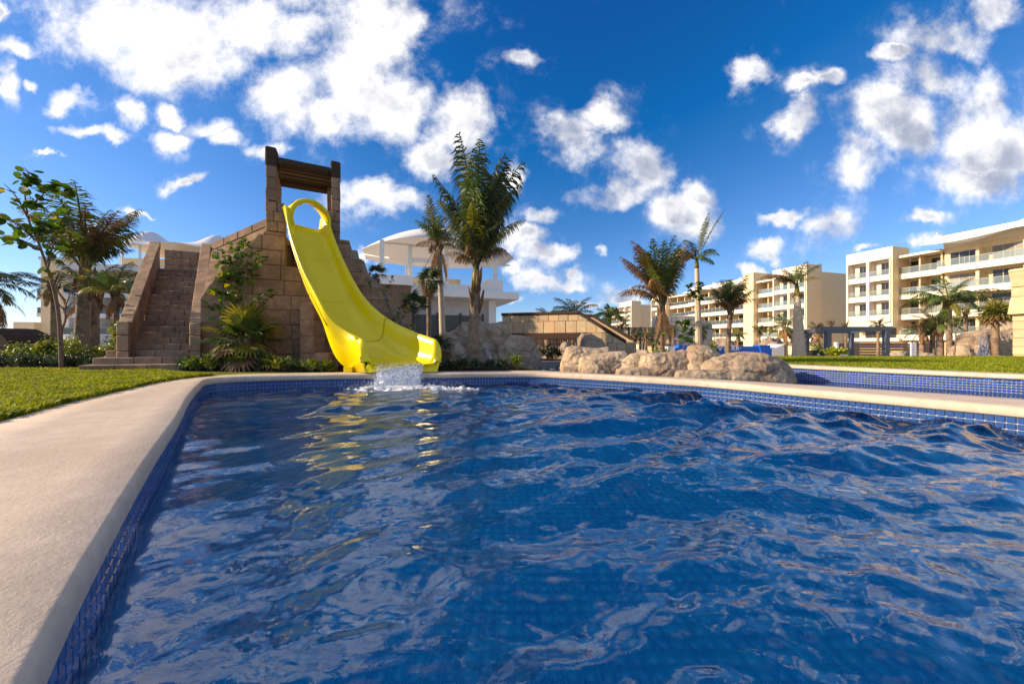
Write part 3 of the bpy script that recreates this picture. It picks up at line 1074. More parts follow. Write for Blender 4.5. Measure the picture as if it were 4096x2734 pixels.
# ------------------------------------------------------------ stairs
EDGE = Vector((1, 0.14, 0)).normalized()
A0, A1 = Vector((XA(520, 6.65), 6.62, 0)), Vector((XA(640, 8.75), 8.75, 0))     # inner face of the left parapet: foot, head
B0, B1 = Vector((XA(756, 6.85), 6.85, 0)), Vector((XA(808, 8.95), 8.95, 0))     # inner face of the right parapet
NS = 19
Z0, Z1 = 0.25, ZA(1076, 8.75)
rise = (Z1 - Z0) / NS
for k in range(NS):
    q0, q1 = k / NS, (k + 1) / NS
    ext = 0.0
    a0, a1 = A0.lerp(A1, q0), A0.lerp(A1, q1)
    b0, b1 = B0.lerp(B1, q0), B0.lerp(B1, q1)
    if k < 3:          # lowest steps reach out beyond the left parapet
        shift = (3 - k) * 0.10
        fw = Vector((0.06, -0.12, 0)) * (3 - k)
        a0 = a0 + fw - EDGE * (0.30 + shift * 1.0)
        a1 = a1 - EDGE * (0.30 + shift * 1.0)
        b0 = b0 + fw
    zt = Z0 + rise * (k + 1)
    zb = zt - rise - 0.16 if k else 0.1
    cuts = [0] + sorted((i + (0.5 if k % 2 else 0) + rnd.uniform(-.12, .12)) / 3.2 for i in range(1, 4)) + [1]
    cuts = [c for c in cuts if c <= 1]
    if cuts[-1] - cuts[-2] < 0.08:
        cuts.pop(-2)
    back = (a1 - a0).normalized() * 0.03
    for c, d in zip(cuts[:-1], cuts[1:]):
        j = rnd.uniform(-.004, .004)
        p = [a0.lerp(b0, c + .003), a0.lerp(b0, d - .003), a1.lerp(b1, c + .003) + back, a1.lerp(b1, d - .003) + back]
        c8 = [v + Vector((0, 0, zb)) for v in p] + [v + Vector((0, 0, zt + j)) for v in p]
        block('step_stone', c8, 0.011, M_brown, tower, TO)


def parapet(foot, head, wdir, width, z_foot, z_head, base_foot, base_head, n, post_z):
    """sloping parapet: cap stones over two courses"""
    wv = Vector(wdir).normalized() * width
    for i in range(n):
        q0, q1 = i / n, (i + 1) / n
        p0, p1 = foot.lerp(head, q0 + .004), foot.lerp(head, q1 - .004)
        zt0, zt1 = z_foot + (z_head - z_foot) * q0, z_foot + (z_head - z_foot) * q1
        zb0, zb1 = base_foot + (base_head - base_foot) * q0, base_foot + (base_head - base_foot) * q1

        def quadbox(h0, h1, grow_, name, mat, ch):
            g1 = wv.normalized() * grow_
            c8 = []
            for lo in (True, False):
                for pt, zt, zb in ((p0, zt0, zb0), (p1, zt1, zb1)):
                    pass
            def zz(h, zt, zb):
                return zb + (zt - zb) * h
            c8 = [p0 - g1 + Vector((0, 0, zz(h0, zt0, zb0))), p1 - g1 + Vector((0, 0, zz(h0, zt1, zb1))), p0 + wv + g1 + Vector((0, 0, zz(h0, zt0, zb0))), p1 + wv + g1 + Vector((0, 0, zz(h0, zt1, zb1))),
                  p0 - g1 + Vector((0, 0, zz(h1, zt0, zb0))), p1 - g1 + Vector((0, 0, zz(h1, zt1, zb1))), p0 + wv + g1 + Vector((0, 0, zz(h1, zt0, zb0))), p1 + wv + g1 + Vector((0, 0, zz(h1, zt1, zb1)))]
            block(name, c8, ch, mat, tower, TO)
        quadbox(0.80, 1.0, 0.012 + rnd.uniform(0, .01), 'cap_stone', M_brown, 0.014)
        if i % 2 == 0:
            quadbox(0.42, 0.797, 0.0, 'parapet_stone', M_brown, 0.01)
            quadbox(0.0, 0.417, 0.003, 'parapet_stone', M_brown, 0.01)
        else:
            quadbox(0.5, 0.797, 0.004, 'parapet_stone', M_brown, 0.01)
            quadbox(0.0, 0.497, 0.0, 'parapet_stone', M_brown, 0.01)
    # post at the foot, three stones
    d = (head - foot).normalized()
    f0 = foot - d * 0.19
    for (za, zc) in ((post_z[0], post_z[1]), (post_z[1], post_z[2]), (post_z[2], z_foot)):
        g2 = rnd.uniform(0.0, 0.012)
        p = [f0 - d * g2, foot - d * .004, f0 + wv - d * g2, foot + wv - d * .004]
        c8 = [v + Vector((0, 0, za + .003)) for v in p] + [v + Vector((0, 0, zc - .003)) for v in p]
        block('parapet_post_stone', c8, 0.016, M_brown, tower, TO)


zf = ZA(1285, 6.7)
parapet(A0 + Vector((-0.08, 0.13, 0)), A1, (-1, -0.05, 0), 0.23, zf, ZA(966, 8.75), 0.45, Z1 - 0.25, 13, (0.3, 0.62, 0.93))
parapet(B0 + Vector((-0.02, 0.05, 0)), B1, (1, 0.1, 0), 0.21, ZA(1291, 6.9), ZA(972, 8.95), 0.4, Z1 - 0.25, 12, (0.3, 0.62, 0.93))
# wall behind the landing and the parapet of the upper flight
L0, L1 = Vector((XA(655, 9.4), 9.4, 0)), Vector((XA(830, 9.75), 9.75, 0))
zl = ZA(997, 9.4)
for r in range(4):
    for k in range(3):
        o = 0.17 if r % 2 else 0.0
        c, d = max(0, k / 2.6 - o), min(1, (k + 1) / 2.6 - o)
        if d - c < .05:
            continue
        p, q = L0.lerp(L1, c + .004), L0.lerp(L1, d - .004)
        bk = Vector((-0.03, 0.25, 0))
        z0_, z1_ = zl - 0.21 * (r + 1) + .004, zl - 0.21 * r
        c8 = [p + Vector((0, 0, z0_)), q + Vector((0, 0, z0_)), p + bk + Vector((0, 0, z0_)), q + bk + Vector((0, 0, z0_)), p + Vector((0, 0, z1_)), q + Vector((0, 0, z1_)), p + bk + Vector((0, 0, z1_)), q + bk + Vector((0, 0, z1_))]
        block('landing_block', c8, 0.012, M_brown, tower, TO)
u0, u1 = P(842, 974, 8.9), P(1068, 872, 8.35)
for r in range(3):
    n = 4
    for k in range(n):
        o = 0.12 if r % 2 else 0.0
        c, d = max(0, k / n - o), min(1, (k + 1) / n - (o if k < n - 1 else 0))
        p, q = u0.lerp(u1, c + .004), u0.lerp(u1, d - .004)
        hh = 0.2
        bk = Vector((0.1, 0.24, 0))
        fw = Vector((0.006, -0.015, 0)) if r == 0 else Vector()
        dz = Vector((0, 0, -hh * (r + 1) + .004)), Vector((0, 0, -hh * r))
        c8 = [p + dz[0] + fw, q + dz[0] + fw, p + bk + dz[0], q + bk + dz[0], p + dz[1] + fw, q + dz[1] + fw, p + bk + dz[1], q + bk + dz[1]]
        block('ramp_stone', c8, 0.012, M_brown, tower, TO)
# solid fill under landing and between stairs and tower
cf = MB(TO)
cf.prism([A1 + Vector((0, 0, 0.1)), B1 + Vector((0, 0, 0.1)), L1 + Vector((0, 0, 0.1)), L0 + Vector((0, 0, 0.1))], (0, 0, 0), (0, 0, Z1 - 0.104))
cf.build('landing', M_plaster, tower)
cf = MB(TO)
bb = [B0 + Vector((0.19, 0.1, 0)), B0 + Vector((0.40, 0.02, 0)), B1 + Vector((0.40, 0, 0)), B1 + Vector((0.19, 0.0, 0))]
zz_ = [0.5, 0.5, Z1 - 0.2, Z1 - 0.2]
c8 = [bb[0] + Vector((0, 0, .1)), bb[1] + Vector((0, 0, .1)), bb[3] + Vector((0, 0, .1)), bb[2] + Vector((0, 0, .1)),
      bb[0] + Vector((0, 0, zz_[0])), bb[1] + Vector((0, 0, zz_[0])), bb[3] + Vector((0, 0, zz_[2])), bb[2] + Vector((0, 0, zz_[2]))]
block('stair_side', c8, 0.02, M_plaster, tower, TO)
# rendered flank between stair and front wall, following the slope
fp = [wp(0.0, 0.2, -0.01), wp(0.0, 1.75, -0.01), P(842, 1035, 8.6), P(842, 1035, 9.6), wp(0.9, 0.2, -1.7)]
cf = MB(TO)
cf.add([wp(0.02, 0.15, 0), wp(0.02, 1.72, 0), P(835, 1120, 7.9), P(850, 985, 9.0), wp(0.02, 0.15, -2.2), wp(1.6, 3.0, -1.2), wp(1.6, 0.2, -1.2)],
       [(0, 1, 2), (0, 2, 4), (2, 3, 4), (1, 5, 3), (1, 3, 2), (0, 6, 5), (0, 5, 1), (4, 3, 5), (4, 5, 6)])
cf.build('stair_flank', M_plaster, tower)

# support piers under the slide
for (p0, p1, pt, outd) in ((1199, 1254, 1210, 0.32), (1256, 1308, 1411, 0.75)):
    Yp = 7.15 if p1 < 1260 else 6.75
    xa, xb = XA(p0, Yp), XA(p1, Yp)
    n = 4 if p1 < 1260 else 1
    zt = ZA(pt, Yp)
    for i in range(n):
        block('pier_block', cbox(xa, xb, Yp, Yp + 0.45, 0.2 + (zt - .2) * i / n + .003, 0.2 + (zt - .2) * (i + 1) / n), 0.012, M_brown, tower, TO)

# ================================================================== the yellow slide
slide = thing('water_slide', 'glossy yellow open water slide running down from the stone tower into the pool', 'water slide', (-3.2, 7.0, 0.25))
SO = Vector(slide.location)
#        x     y     z    half width, wall height, skirt bottom, direction angle
ST = [(1215, 915, 8.15, 0.40, 0.36), (1226, 908, 8.00, 0.41, 0.36), (1236, 938, 7.88, 0.43, 0.38), (1250, 1000, 7.73, 0.45, 0.40), (1278, 1085, 7.55, 0.465, 0.42), (1324, 1194, 7.30, 0.48, 0.44), (1386, 1300, 7.02, 0.48, 0.46),
      (1450, 1377, 6.74, 0.51, 0.48), (1522, 1424, 6.46, 0.55, 0.47), (1568, 1447, 6.26, 0.59, 0.46), (1592, 1455, 6.13, 0.61, 0.45)]
kd = lambda c: 1 - 0.05 * sstep(6.4, 7.2, c)         # stands clear of the tower wall
sp = spline([tuple(P(a, b, c * kd(c))) + (d * kd(c), e * kd(c)) for a, b, c, d, e in ST], 60)
nsec = len(sp)
# rounded lip beyond the last station
dl = (sp[-1][:3] - sp[-4][:3])
dl = dl / np.linalg.norm(dl)
ext = []
for a_, hs in ((0.03, 0.985), (0.06, 0.94), (0.085, 0.84), (0.105, 0.66), (0.118, 0.40), (0.124, 0.12)):
    e_ = sp[-1].copy()
    e_[:3] += dl * a_ * np.array([1, 1, 0.2])
    e_[4] *= hs
    ext.append(e_)
NB = len(sp)
sp = np.vstack([sp, ext])
nsec = len(sp)
lat = []
for i in range(nsec):
    q = min(1.0, i / (NB - 1))
    a = Vector((0.55, 0.83, 0)).lerp(Vector((0.985, 0.17, 0)), sstep(0.55, 1.0, q)).normalized()
    lat.append(a)
INP = [(-1.10, 0.93), (-1.07, 1.0), (-1.0, 1.01), (-0.955, 0.94), (-0.93, 0.72), (-0.90, 0.42), (-0.83, 0.16), (-0.68, 0.035), (-0.35, 0.0)]
prof_in = INP + [(0, 0.0)] + [(-a, b) for a, b in INP[::-1]]
prof_out = [(1.09, 0.80), (1.02, 0.45), (0.95, 0.05), (0.80, -0.12), (0, -0.14), (-0.80, -0.12), (-0.95, 0.05), (-1.02, 0.45), (-1.09, 0.80)]
prf = prof_in + prof_out
V, Fc = [], []
K = len(prf)
for i in range(nsec):
    x, y, z, w, hh = sp[i]
    q = min(1.0, i / (NB - 1))
    low = sstep(0.62, 0.95, q)
    for k, (a, b) in enumerate(prf):
        out_ = k >= len(prof_in)
        zz = z + b * hh
        wide = a * w
        if out_ and b < 0.3:
            zz = zz * (1 - low) + 0.262 * low
            wide = a * w * (1 + 0.06 * low * (1 if abs(a) > .7 else 0))
        elif out_:
            wide *= 1 + 0.05 * low
        p = Vector((x, y, zz)) + lat[i] * wide
        V.append(p - SO)
for i in range(nsec - 1):
    for k in range(K):
        k2 = (k + 1) % K
        Fc.append((i * K + k, (i + 1) * K + k, (i + 1) * K + k2, i * K + k2))
ni = len(prof_in)
for k in range(ni - 1):            # end faces between the inner and the outer skin
    def o(kk):
        j = (ni - 1 - kk) / (ni - 1) * (len(prof_out) - 1)
        return ni + (len(prof_out) - 1 - int(round(len(prof_out) - 1 - (1 - kk / (ni - 1)) * (len(prof_out) - 1) if False else kk / (ni - 1) * (len(prof_out) - 1))))
    b = (nsec - 1) * K
    a1, a2 = b + k, b + k + 1
    o1, o2 = b + o(k), b + o(k + 1)
    Fc.append((a1, a2, o2, o1) if o1 != o2 else (a1, a2, o1))
put('channel', mesh('channel', V, Fc, M_yellow, True), slide)
# joint flange bands along the outer near side and a mounting foot
for side in (-1, 1):
    rp = [Vector(sp[i][:3]) + lat[i] * (side * 1.085 * sp[i][3]) + Vector((0, 0, sp[i][4] * 0.97)) for i in range(0, NB, 2)]
    MB(SO).tube(rp, 0.022, 8).build('rim', M_yellow, slide, True)
for side in (-1,):
    rp = [Vector(sp[i][:3]) + lat[i] * (side * 1.03 * sp[i][3]) + Vector((0, 0, sp[i][4] * 0.42)) for i in range(4, 44, 2)]
    MB(SO).tube(rp, 0.012, 6).build('flange', M_yellow, slide, True)
# raised section joints across the channel
for st_ in (15, 30, 44):
    Vj, Fj = [], []
    for k_, di in enumerate((0, 1)):
        i_ = st_ + di
        x_, y_, z_, w_, h_ = sp[i_] * (0.22 if di else 1.0) + (sp[st_] * 0.78 if di else 0)
        for (a_, b_) in prof_in:
            Vj.append(Vector((x_, y_, z_ + b_ * h_ + 0.004)) + lat[i_] * (a_ * w_ * 0.995) - SO)
    nk = len(prof_in)
    for k_ in range(nk - 1):
        Fj.append((k_, k_ + 1, nk + k_ + 1, nk + k_))
    put('section_joint', mesh('section_joint', Vj, Fj, M_joint_y, True), slide)
# hood ring at the head
hc = P(1236, 880, 7.62)
ax = Vector((0.80, -0.57, -0.18)).normalized()
ex = Vector((0.57, 0.80, 0)).normalized()
ey = ax.cross(ex)
if ey.z < 0:
    ey = -ey
V, Fc = [], []
n = 48
prof_h = [(0.356, -0.16), (0.347, 0.0), (0.35, 0.10), (0.366, 0.125), (0.413, 0.13), (0.439, 0.11), (0.447, 0.06), (0.418, 0.03), (0.41, -0.16)]
for i in range(n):
    a = 2 * math.pi * i / n
    for r_, d_ in prof_h:
        V.append(hc + (ex * math.cos(a) + ey * math.sin(a)) * r_ + ax * d_ - SO)
k = len(prof_h)
for i in range(n):
    for j in range(k):
        Fc.append((i * k + j, ((i + 1) % n) * k + j, ((i + 1) % n) * k + (j + 1) % k, i * k + (j + 1) % k))
put('hood_ring', mesh('hood_ring', V, Fc, M_yellow, True), slide)
# grab rail beside the hood and a small cap on it
MB(SO).tube([P(1152, 905, 7.6), P(1156, 862, 7.6), P(1163, 818, 7.6), P(1170, 808, 7.6), P(1196, 810, 7.65), P(1204, 822, 7.7)], 0.017, 8).build('grab_rail', M_chrome, slide, True)
MB(SO).tube([P(1145, 862, 7.58), P(1158, 868, 7.58)], 0.03, 8).build('rail_clamp', M_chrome, slide, True)
MB(SO).tube([P(1226, 812, 7.6), P(1238, 800, 7.6), P(1246, 808, 7.6)], [0.03, 0.035, 0.02], 8).build('hood_cap', M_yellow, slide, True)
MB(SO).box(XA(1378, 6.2), XA(1410, 6.2), 6.16, 6.28, 0.256, 0.35).build('foot', M_yellow, slide)

# falling water and splash -------------------------------------------------
rs = np.random.RandomState(3)


def droplets(name, C, rad_, mat, label, stretch=None):
    base = np.array([(0, 0, 1), (0.894, 0, 0.447), (0.276, 0.851, 0.447), (-0.724, 0.526, 0.447), (-0.724, -0.526, 0.447), (0.276, -0.851, 0.447),
                     (0.724, 0.526, -0.447), (-0.276, 0.851, -0.447), (-0.894, 0, -0.447), (-0.276, -0.851, -0.447), (0.724, -0.526, -0.447), (0, 0, -1)])
    fcs = np.array([(0, 1, 2), (0, 2, 3), (0, 3, 4), (0, 4, 5), (0, 5, 1), (1, 6, 2), (2, 7, 3), (3, 8, 4), (4, 9, 5), (5, 10, 1), (2, 6, 7), (3, 7, 8), (4, 8, 9), (5, 9, 10), (1, 10, 6), (7, 6, 11), (8, 7, 11), (9, 8, 11), (10, 9, 11), (6, 10, 11)])
    n = len(C)
    st = np.ones((n, 1, 3)) if stretch is None else stretch[:, None, :]
    V = C[:, None, :] + base[None] * rad_[:, None, None] * st
    Q = fcs[None] + (np.arange(n) * 12)[:, None, None]
    return tag(put(name, np_mesh(name, V.reshape(-1, 3), Q.reshape(-1, 3), mat, True)), label, 'water', kind='stuff')


def spray_material():
    m = bpy.data.materials.new('falling_water')
    m.use_nodes = True
    t = NT(m.node_tree)
    m.node_tree.nodes.clear()
    out = t.n('ShaderNodeOutputMaterial')
    tr = t.n('ShaderNodeBsdfTransparent', {'Color': (0.93, 0.96, 1, 1)})
    df = t.n('ShaderNodeBsdfDiffuse', {'Color': (0.85, 0.88, 0.92, 1)})
    tl = t.n('ShaderNodeBsdfTranslucent', {'Color': (0.85, 0.88, 0.92, 1)})
    gl = t.n('ShaderNodeBsdfGlossy', {'Color': (1, 1, 1, 1), 'Roughness': 0.08})
    gp = t.n('ShaderNodeNewGeometry').outputs['Position']
    mp = t.n('ShaderNodeMapping', {'Vector': gp, 'Scale': (30, 30, 7)})
    nz = t.n('ShaderNodeTexNoise', {'Vector': mp.outputs[0], 'Scale': 1.0, 'Detail': 5.0}).outputs[0]
    dd = t.n('ShaderNodeMixShader', {0: 0.5, 1: df.outputs[0], 2: tl.outputs[0]})
    dg = t.n('ShaderNodeMixShader', {0: 0.3, 1: dd.outputs[0], 2: gl.outputs[0]})
    fin = t.n('ShaderNodeMixShader', {0: t.m('ADD', 0.14, t.m('MULTIPLY', t.ramp(nz, 0.42, 0.64), 0.75)), 1: tr.outputs[0], 2: dg.outputs[0]})
    t.link(fin.outputs[0], out.inputs[0])
    return m


M_spray = spray_material()
# curtain of water leaving the slide's lip, several ragged sheets
V, Q = [], []
for lay in range(4):
    nx_, nz_ = 44, 22
    b0 = len(V)
    for j in range(nz_):
        q = j / (nz_ - 1)
        for i in range(nx_):
            a = i / (nx_ - 1)
            x = XA(1522, 6.1) + (XA(1697, 6.1) - XA(1522, 6.1)) * a + noise.noise(Vector((a * 9, q * 3, lay * 5))) * 0.03 * (1 + q)
            y = 6.13 - 0.30 * math.sqrt(q) * (0.8 + 0.15 * lay) - noise.noise(Vector((a * 14, q * 2.5, lay * 7 + 2))) * 0.05 * q
            z = 0.41 - 0.40 * q - 0.02 * lay
            V.append((x, y, z))
    for j in range(nz_ - 1):
        for i in range(nx_ - 1):
            p = b0 + j * nx_ + i
            Q.append((p, p + 1, p + nx_ + 1, p + nx_))
tag(put('falling_water', np_mesh('falling_water', np.array(V), np.array(Q), M_spray, True)), 'ragged curtain of water falling from the slide lip', 'water', kind='stuff')
nd = 3200
a = rs.rand(nd)
q = rs.rand(nd) ** 0.7
C = np.column_stack([XA(1520, 6.1) + (XA(1690, 6.1) - XA(1520, 6.1)) * a + rs.normal(0, 0.018, nd) * (1 + 2.5 * q), 6.1 - 0.34 * np.sqrt(q) + rs.normal(0, 0.05, nd), 0.43 - 0.44 * q + np.abs(rs.normal(0, .03, nd))])
droplets('water_drops', C, 0.002 + 0.0045 * rs.rand(nd) ** 2, M_spray, 'fine drops in the falling water at the slide end', np.column_stack([np.ones(nd), np.ones(nd), 1 + 3.5 * rs.rand(nd)]))
nd = 1300
th = rs.rand(nd) * 6.283
rr = 0.15 + np.abs(rs.normal(0, 0.35, nd))
C = np.column_stack([-1.85 + rr * np.cos(th) * 1.5, 5.72 + rr * np.sin(th) * 0.6, 0.045 + np.abs(rs.normal(0, 0.07, nd)) * np.exp(-rr)])
droplets('splash_drops', C, 0.002 + 0.005 * rs.rand(nd) ** 2, M_spray, 'splash drops thrown up round the foam below the slide')
# foam: ragged low mounds
nx_, ny_ = 150, 80
V = np.zeros((ny_, nx_, 3))
for j in range(ny_):
    for i in range(nx_):
        x = -2.75 + 2.2 * i / (nx_ - 1)
        y = 5.05 + 1.0 * j / (ny_ - 1)
        e = 1 - math.hypot((x + 1.70) / 0.98, (y - 5.64) / 0.36)
        nz = noise.fractal(Vector((x * 6, y * 8, 0)), 0.8, 2.1, 5)
        m_ = e * 0.9 + nz * 0.55
        V[j, i] = (x, y, -0.028 + 0.10 * max(0, min(1, m_ + 0.28)) + 0.022 * max(0, m_) * noise.noise(Vector((x * 30, y * 40, 3))))
idx = np.arange(nx_ * ny_).reshape(ny_, nx_)
Qf = np.stack([idx[:-1, :-1], idx[:-1, 1:], idx[1:, 1:], idx[1:, :-1]], -1).reshape(-1, 4)
Vf = V.reshape(-1, 3)
kf = Vf[Qf][:, :, 2].max(1) > -0.012
tag(put('splash_foam', np_mesh('splash_foam', Vf, Qf[kf], M_foam, True)), 'white foam on the water below the slide', 'foam', kind='stuff')
# ================================================================== rocks
def rock_mesh(name, sx, sy, sz, seed, mat, sub=5, cuts=7, rough=0.22, flat=None, ridge=0.10):
    """sculpted boulder: an egg cut by planes, folded and pitted; base at z = 0"""
    bm = bmesh.new()
    bmesh.ops.create_icosphere(bm, subdivisions=sub, radius=1.0)
    r = random.Random(seed)
    planes = []
    for _ in range(cuts):
        n = Vector((r.uniform(-1, 1), r.uniform(-1, 1), r.uniform(-0.25, 0.9))).normalized()
        planes.append((n, r.uniform(0.55, 0.86)))
    so = Vector((seed * 3.17, seed * 1.71, seed * 0.93))
    for v in bm.verts:
        p = v.co.copy()
        d = p.normalized()
        rad_ = 1.0
        for n, k in planes:
            c = d.dot(n)
            if c > 1e-3:
                rad_ = min(rad_, k / c + 0.04)
        a = noise.fractal(d * 1.6 + so, 0.9, 2.0, 3) * rough
        b_ = (1 - abs(noise.noise(d * 3.1 + so * 1.3))) * ridge
        c_ = noise.fractal(Vector((d.x * 5, d.y * 5, d.z * 9)) + so, 0.8, 2.1, 5) * 0.045
        e_ = -0.06 * max(0, 1 - abs(noise.noise(Vector((d.x * 2.2, d.y * 2.2, d.z * 4.5)) + so * 0.7)) * 9)
        p = d * (rad_ + a + b_ + c_ + e_ - ridge * 0.5)
        z = p.z * 0.5 + 0.42
        if z < 0:
            z *= 0.2
        v.co = (p.x * sx, p.y * sy, z * sz / 0.9)
    me = bpy.data.meshes.new(name)
    bm.to_mesh(me)
    bm.free()
    me.materials.append(mat)
    me.polygons.foreach_set('use_smooth', [True] * len(me.polygons))
    return me


def rock(name, label, px, Y, py_top, half_w_px, depth, seed, z0=0.1, mat=None, rz=0.0, cuts=7, sub=5, group=None, cat='rock', **kw):
    x = XA(px, Y)
    h = ZA(py_top, Y) - z0
    me = rock_mesh(name, half_w_px / F * Y, depth, h, seed, mat or M_rock, sub, cuts, **kw)
    o = put(name, me, None, (x, Y, z0), (0, 0, rz))
    return tag(o, label, cat, group)


def rock2(name, label, outline, Y, depth, seed, z0=0.05, mat=None, cat='rock', nu=110, nv=64, amp=0.05, skew=0.0, cell=1.1, lean=0.25):
    """sculpted rock whose skyline follows the outline (pixels, left to right); its own depth, facets, creases and strata"""
    ox = [XA(p[0], Y) for p in outline]
    oz = [max(ZA(p[1], Y), z0 + .005) for p in outline]
    x0, x1 = ox[0], ox[-1]
    hmax = max(oz) - z0
    so = Vector((seed * 2.3, seed * 1.1, seed * 0.7))
    V, Fc = [], []
    for i in range(nu):
        u = 0.5 - 0.5 * math.cos(math.pi * i / (nu - 1))
        x = x0 + (x1 - x0) * u
        h = float(np.interp(x, ox, oz)) - z0
        d = depth * max(0.02, (1 - abs(2 * u - 1) ** 3.2)) ** 0.5
        for j in range(nv):
            a = math.pi * j / (nv - 1)
            ca, sa = math.cos(a), math.sin(a)
            cy = math.copysign(abs(ca) ** 0.62, ca)
            sz = abs(sa) ** 0.62
            p = Vector((x, Y - d * cy + lean * h * (sz if ca > 0 else 0) * .35 + skew * (u - 0.5), z0 + h * sz))
            n = Vector(((2 * u - 1) ** 3 * 0.8, -ca, sa * 0.8 + .05)).normalized()
            q = p + so
            dist, pts_ = noise.voronoi(Vector((q.x * cell, q.y * cell, q.z * cell * 1.25)))
            e = min(1.0, (dist[1] - dist[0]) * 5.0)
            k = noise.cell(pts_[0] * 7.3)
            tilt = (Vector((q.x * cell, q.y * cell, q.z * cell * 1.25)) - pts_[0]).dot(Vector((noise.cell(pts_[0] * 3.1) - .0, 0.3, noise.cell(pts_[0] * 5.7)))) * 1.1
            disp = amp * (k * 0.25 * e + tilt * 0.9 * e - 0.2 * (1 - e) ** 2)
            disp += amp * 0.5 * noise.fractal(q * 1.7, 0.9, 2.0, 4)
            disp += 0.016 * noise.fractal(Vector((q.x * 5 + q.z * 3, q.y * 5, q.z * 13)), 0.7, 2.1, 5)
            disp += 0.012 * noise.fractal(q * 16, 0.9, 2.1, 3)
            top = sz ** 4
            n2 = n * disp
            n2.z *= 1 - 0.65 * top
            V.append(p + n2 - Vector(((x0 + x1) / 2, Y, z0)))
    for i in range(nu - 1):
        for j in range(nv - 1):
            b = i * nv + j
            Fc.append((b, b + nv, b + nv + 1, b + 1))
    me = mesh(name, V, Fc, mat or M_rock, True)
    return tag(put(name, me, None, ((x0 + x1) / 2, Y, z0)), label, cat)


# ================================================================== palms
_fr = {}


def frond_mesh(elev, droop, hang, mat, seed, nl=46, ll=0.30, wd=0.015, spread=1.0, gap=0.22):
    key = (elev, droop, hang, mat.name, seed, nl, ll, wd, spread)
    if key in _fr:
        return _fr[key]
    r = random.Random(seed * 131 + int(elev * 7))
    n = 20
    pts = [Vector((0, 0, 0))]
    tw = r.uniform(-0.25, 0.25)
    for i in range(n):
        t = (i + 0.5) / n
        a = R(elev - droop * t ** 1.4)
        pts.append(pts[-1] + Vector((math.cos(a), tw * t * 0.5, math.sin(a))).normalized() / n)
    V, Fc = [], []
    for i in range(n + 1):       # rachis: flat triangular tube
        w = 0.016 * (1 - i / n) ** 0.8 + 0.002
        p = pts[i]
        V += [p + Vector((0, w, 0)), p + Vector((0, -w, 0)), p + Vector((0, 0, -w * 1.2))]
    for i in range(n):
        for k in range(3):
            k2 = (k + 1) % 3
            Fc.append((i * 3 + k, i * 3 + k2, i * 3 + 3 + k2, i * 3 + 3 + k))

    def at(t):
        q = min(t, 0.999) * n
        i = int(q)
        return pts[i].lerp(pts[i + 1], q - i), (pts[i + 1] - pts[i]).normalized()
    for k in range(nl):
        t = gap + (1 - gap) * (k + r.uniform(-.2, .2)) / nl
        t = min(max(t, gap), 0.995)
        p, d = at(t)
        prof_ = math.sin(math.pi * min(1, (t - gap) / (1 - gap) * 0.80 + 0.20)) ** 0.7 * 0.9 + 0.12
        side0 = Vector((0, 1, 0))
        up = d.cross(side0)
        if up.z < 0:
            up = -up
        for sgn in (-1, 1):
            if r.random() < 0.06:
                continue
            a = R(62 - 34 * t) * spread * r.uniform(0.85, 1.15)
            L = ll * prof_ * r.uniform(0.8, 1.12)
            dir1 = (d * math.cos(a) + side0 * sgn * math.sin(a) + up * r.uniform(0.0, 0.22) + Vector((0, 0, -hang * r.uniform(0.5, 1.0)))).normalized()
            dir2 = (dir1 + Vector((0, 0, -(0.35 + hang) * r.uniform(0.5, 1.2)))).normalized()
            wv = dir1.cross(up)
            wv = (wv if wv.length > 1e-4 else side0).normalized() * wd * (0.6 + 0.5 * prof_)
            m1 = p + dir1 * L * 0.5
            tip = m1 + dir2 * L * 0.5
            b = len(V)
            V += [p - wv * 0.35, p + wv * 0.35, m1 - wv * 0.5, m1 + wv * 0.5, tip]
            Fc += [(b, b + 1, b + 3, b + 2), (b + 2, b + 3, b + 4)]
    me = mesh('frond', V, Fc, mat)
    _fr[key] = me
    return me


_fan = {}


def fan_mesh(mat, seed, nb=22, droop=0.25, pet=0.45):
    """fan leaf on a stalk, unit size"""
    key = (mat.name, seed, nb, droop, pet)
    if key in _fan:
        return _fan[key]
    r = random.Random(seed)
    V, Fc = [], []
    w = 0.012
    V += [Vector((0, w, 0)), Vector((0, -w, 0)), Vector((pet, w * .7, 0)), Vector((pet, -w * .7, 0))]
    Fc.append((0, 1, 3, 2))
    hub = Vector((pet, 0, 0))
    for k in range(nb):
        a = (k / (nb - 1) - 0.5) * R(235)
        L = (0.62 - 0.12 * abs(a) / 2) * r.uniform(0.85, 1.05)
        d = Vector((math.cos(a), math.sin(a), 0))
        s = Vector((-d.y, d.x, 0))
        ww = 0.035
        z1, z2 = 0.02, -droop * r.uniform(0.5, 1.3)
        b = len(V)
        m1 = hub + d * L * 0.55 + Vector((0, 0, z1))
        V += [hub - s * 0.006, hub + s * 0.006, m1 - s * ww, m1 + s * ww, hub + d * L + Vector((0, 0, z2)), m1 + Vector((0, 0, -0.02))]
        Fc += [(b, b + 5, b + 2), (b, b + 1, b + 5), (b + 1, b + 3, b + 5), (b + 2, b + 5, b + 4), (b + 5, b + 3, b + 4)]
    me = mesh('fan_leaf', V, Fc, mat)
    _fan[key] = me
    return me


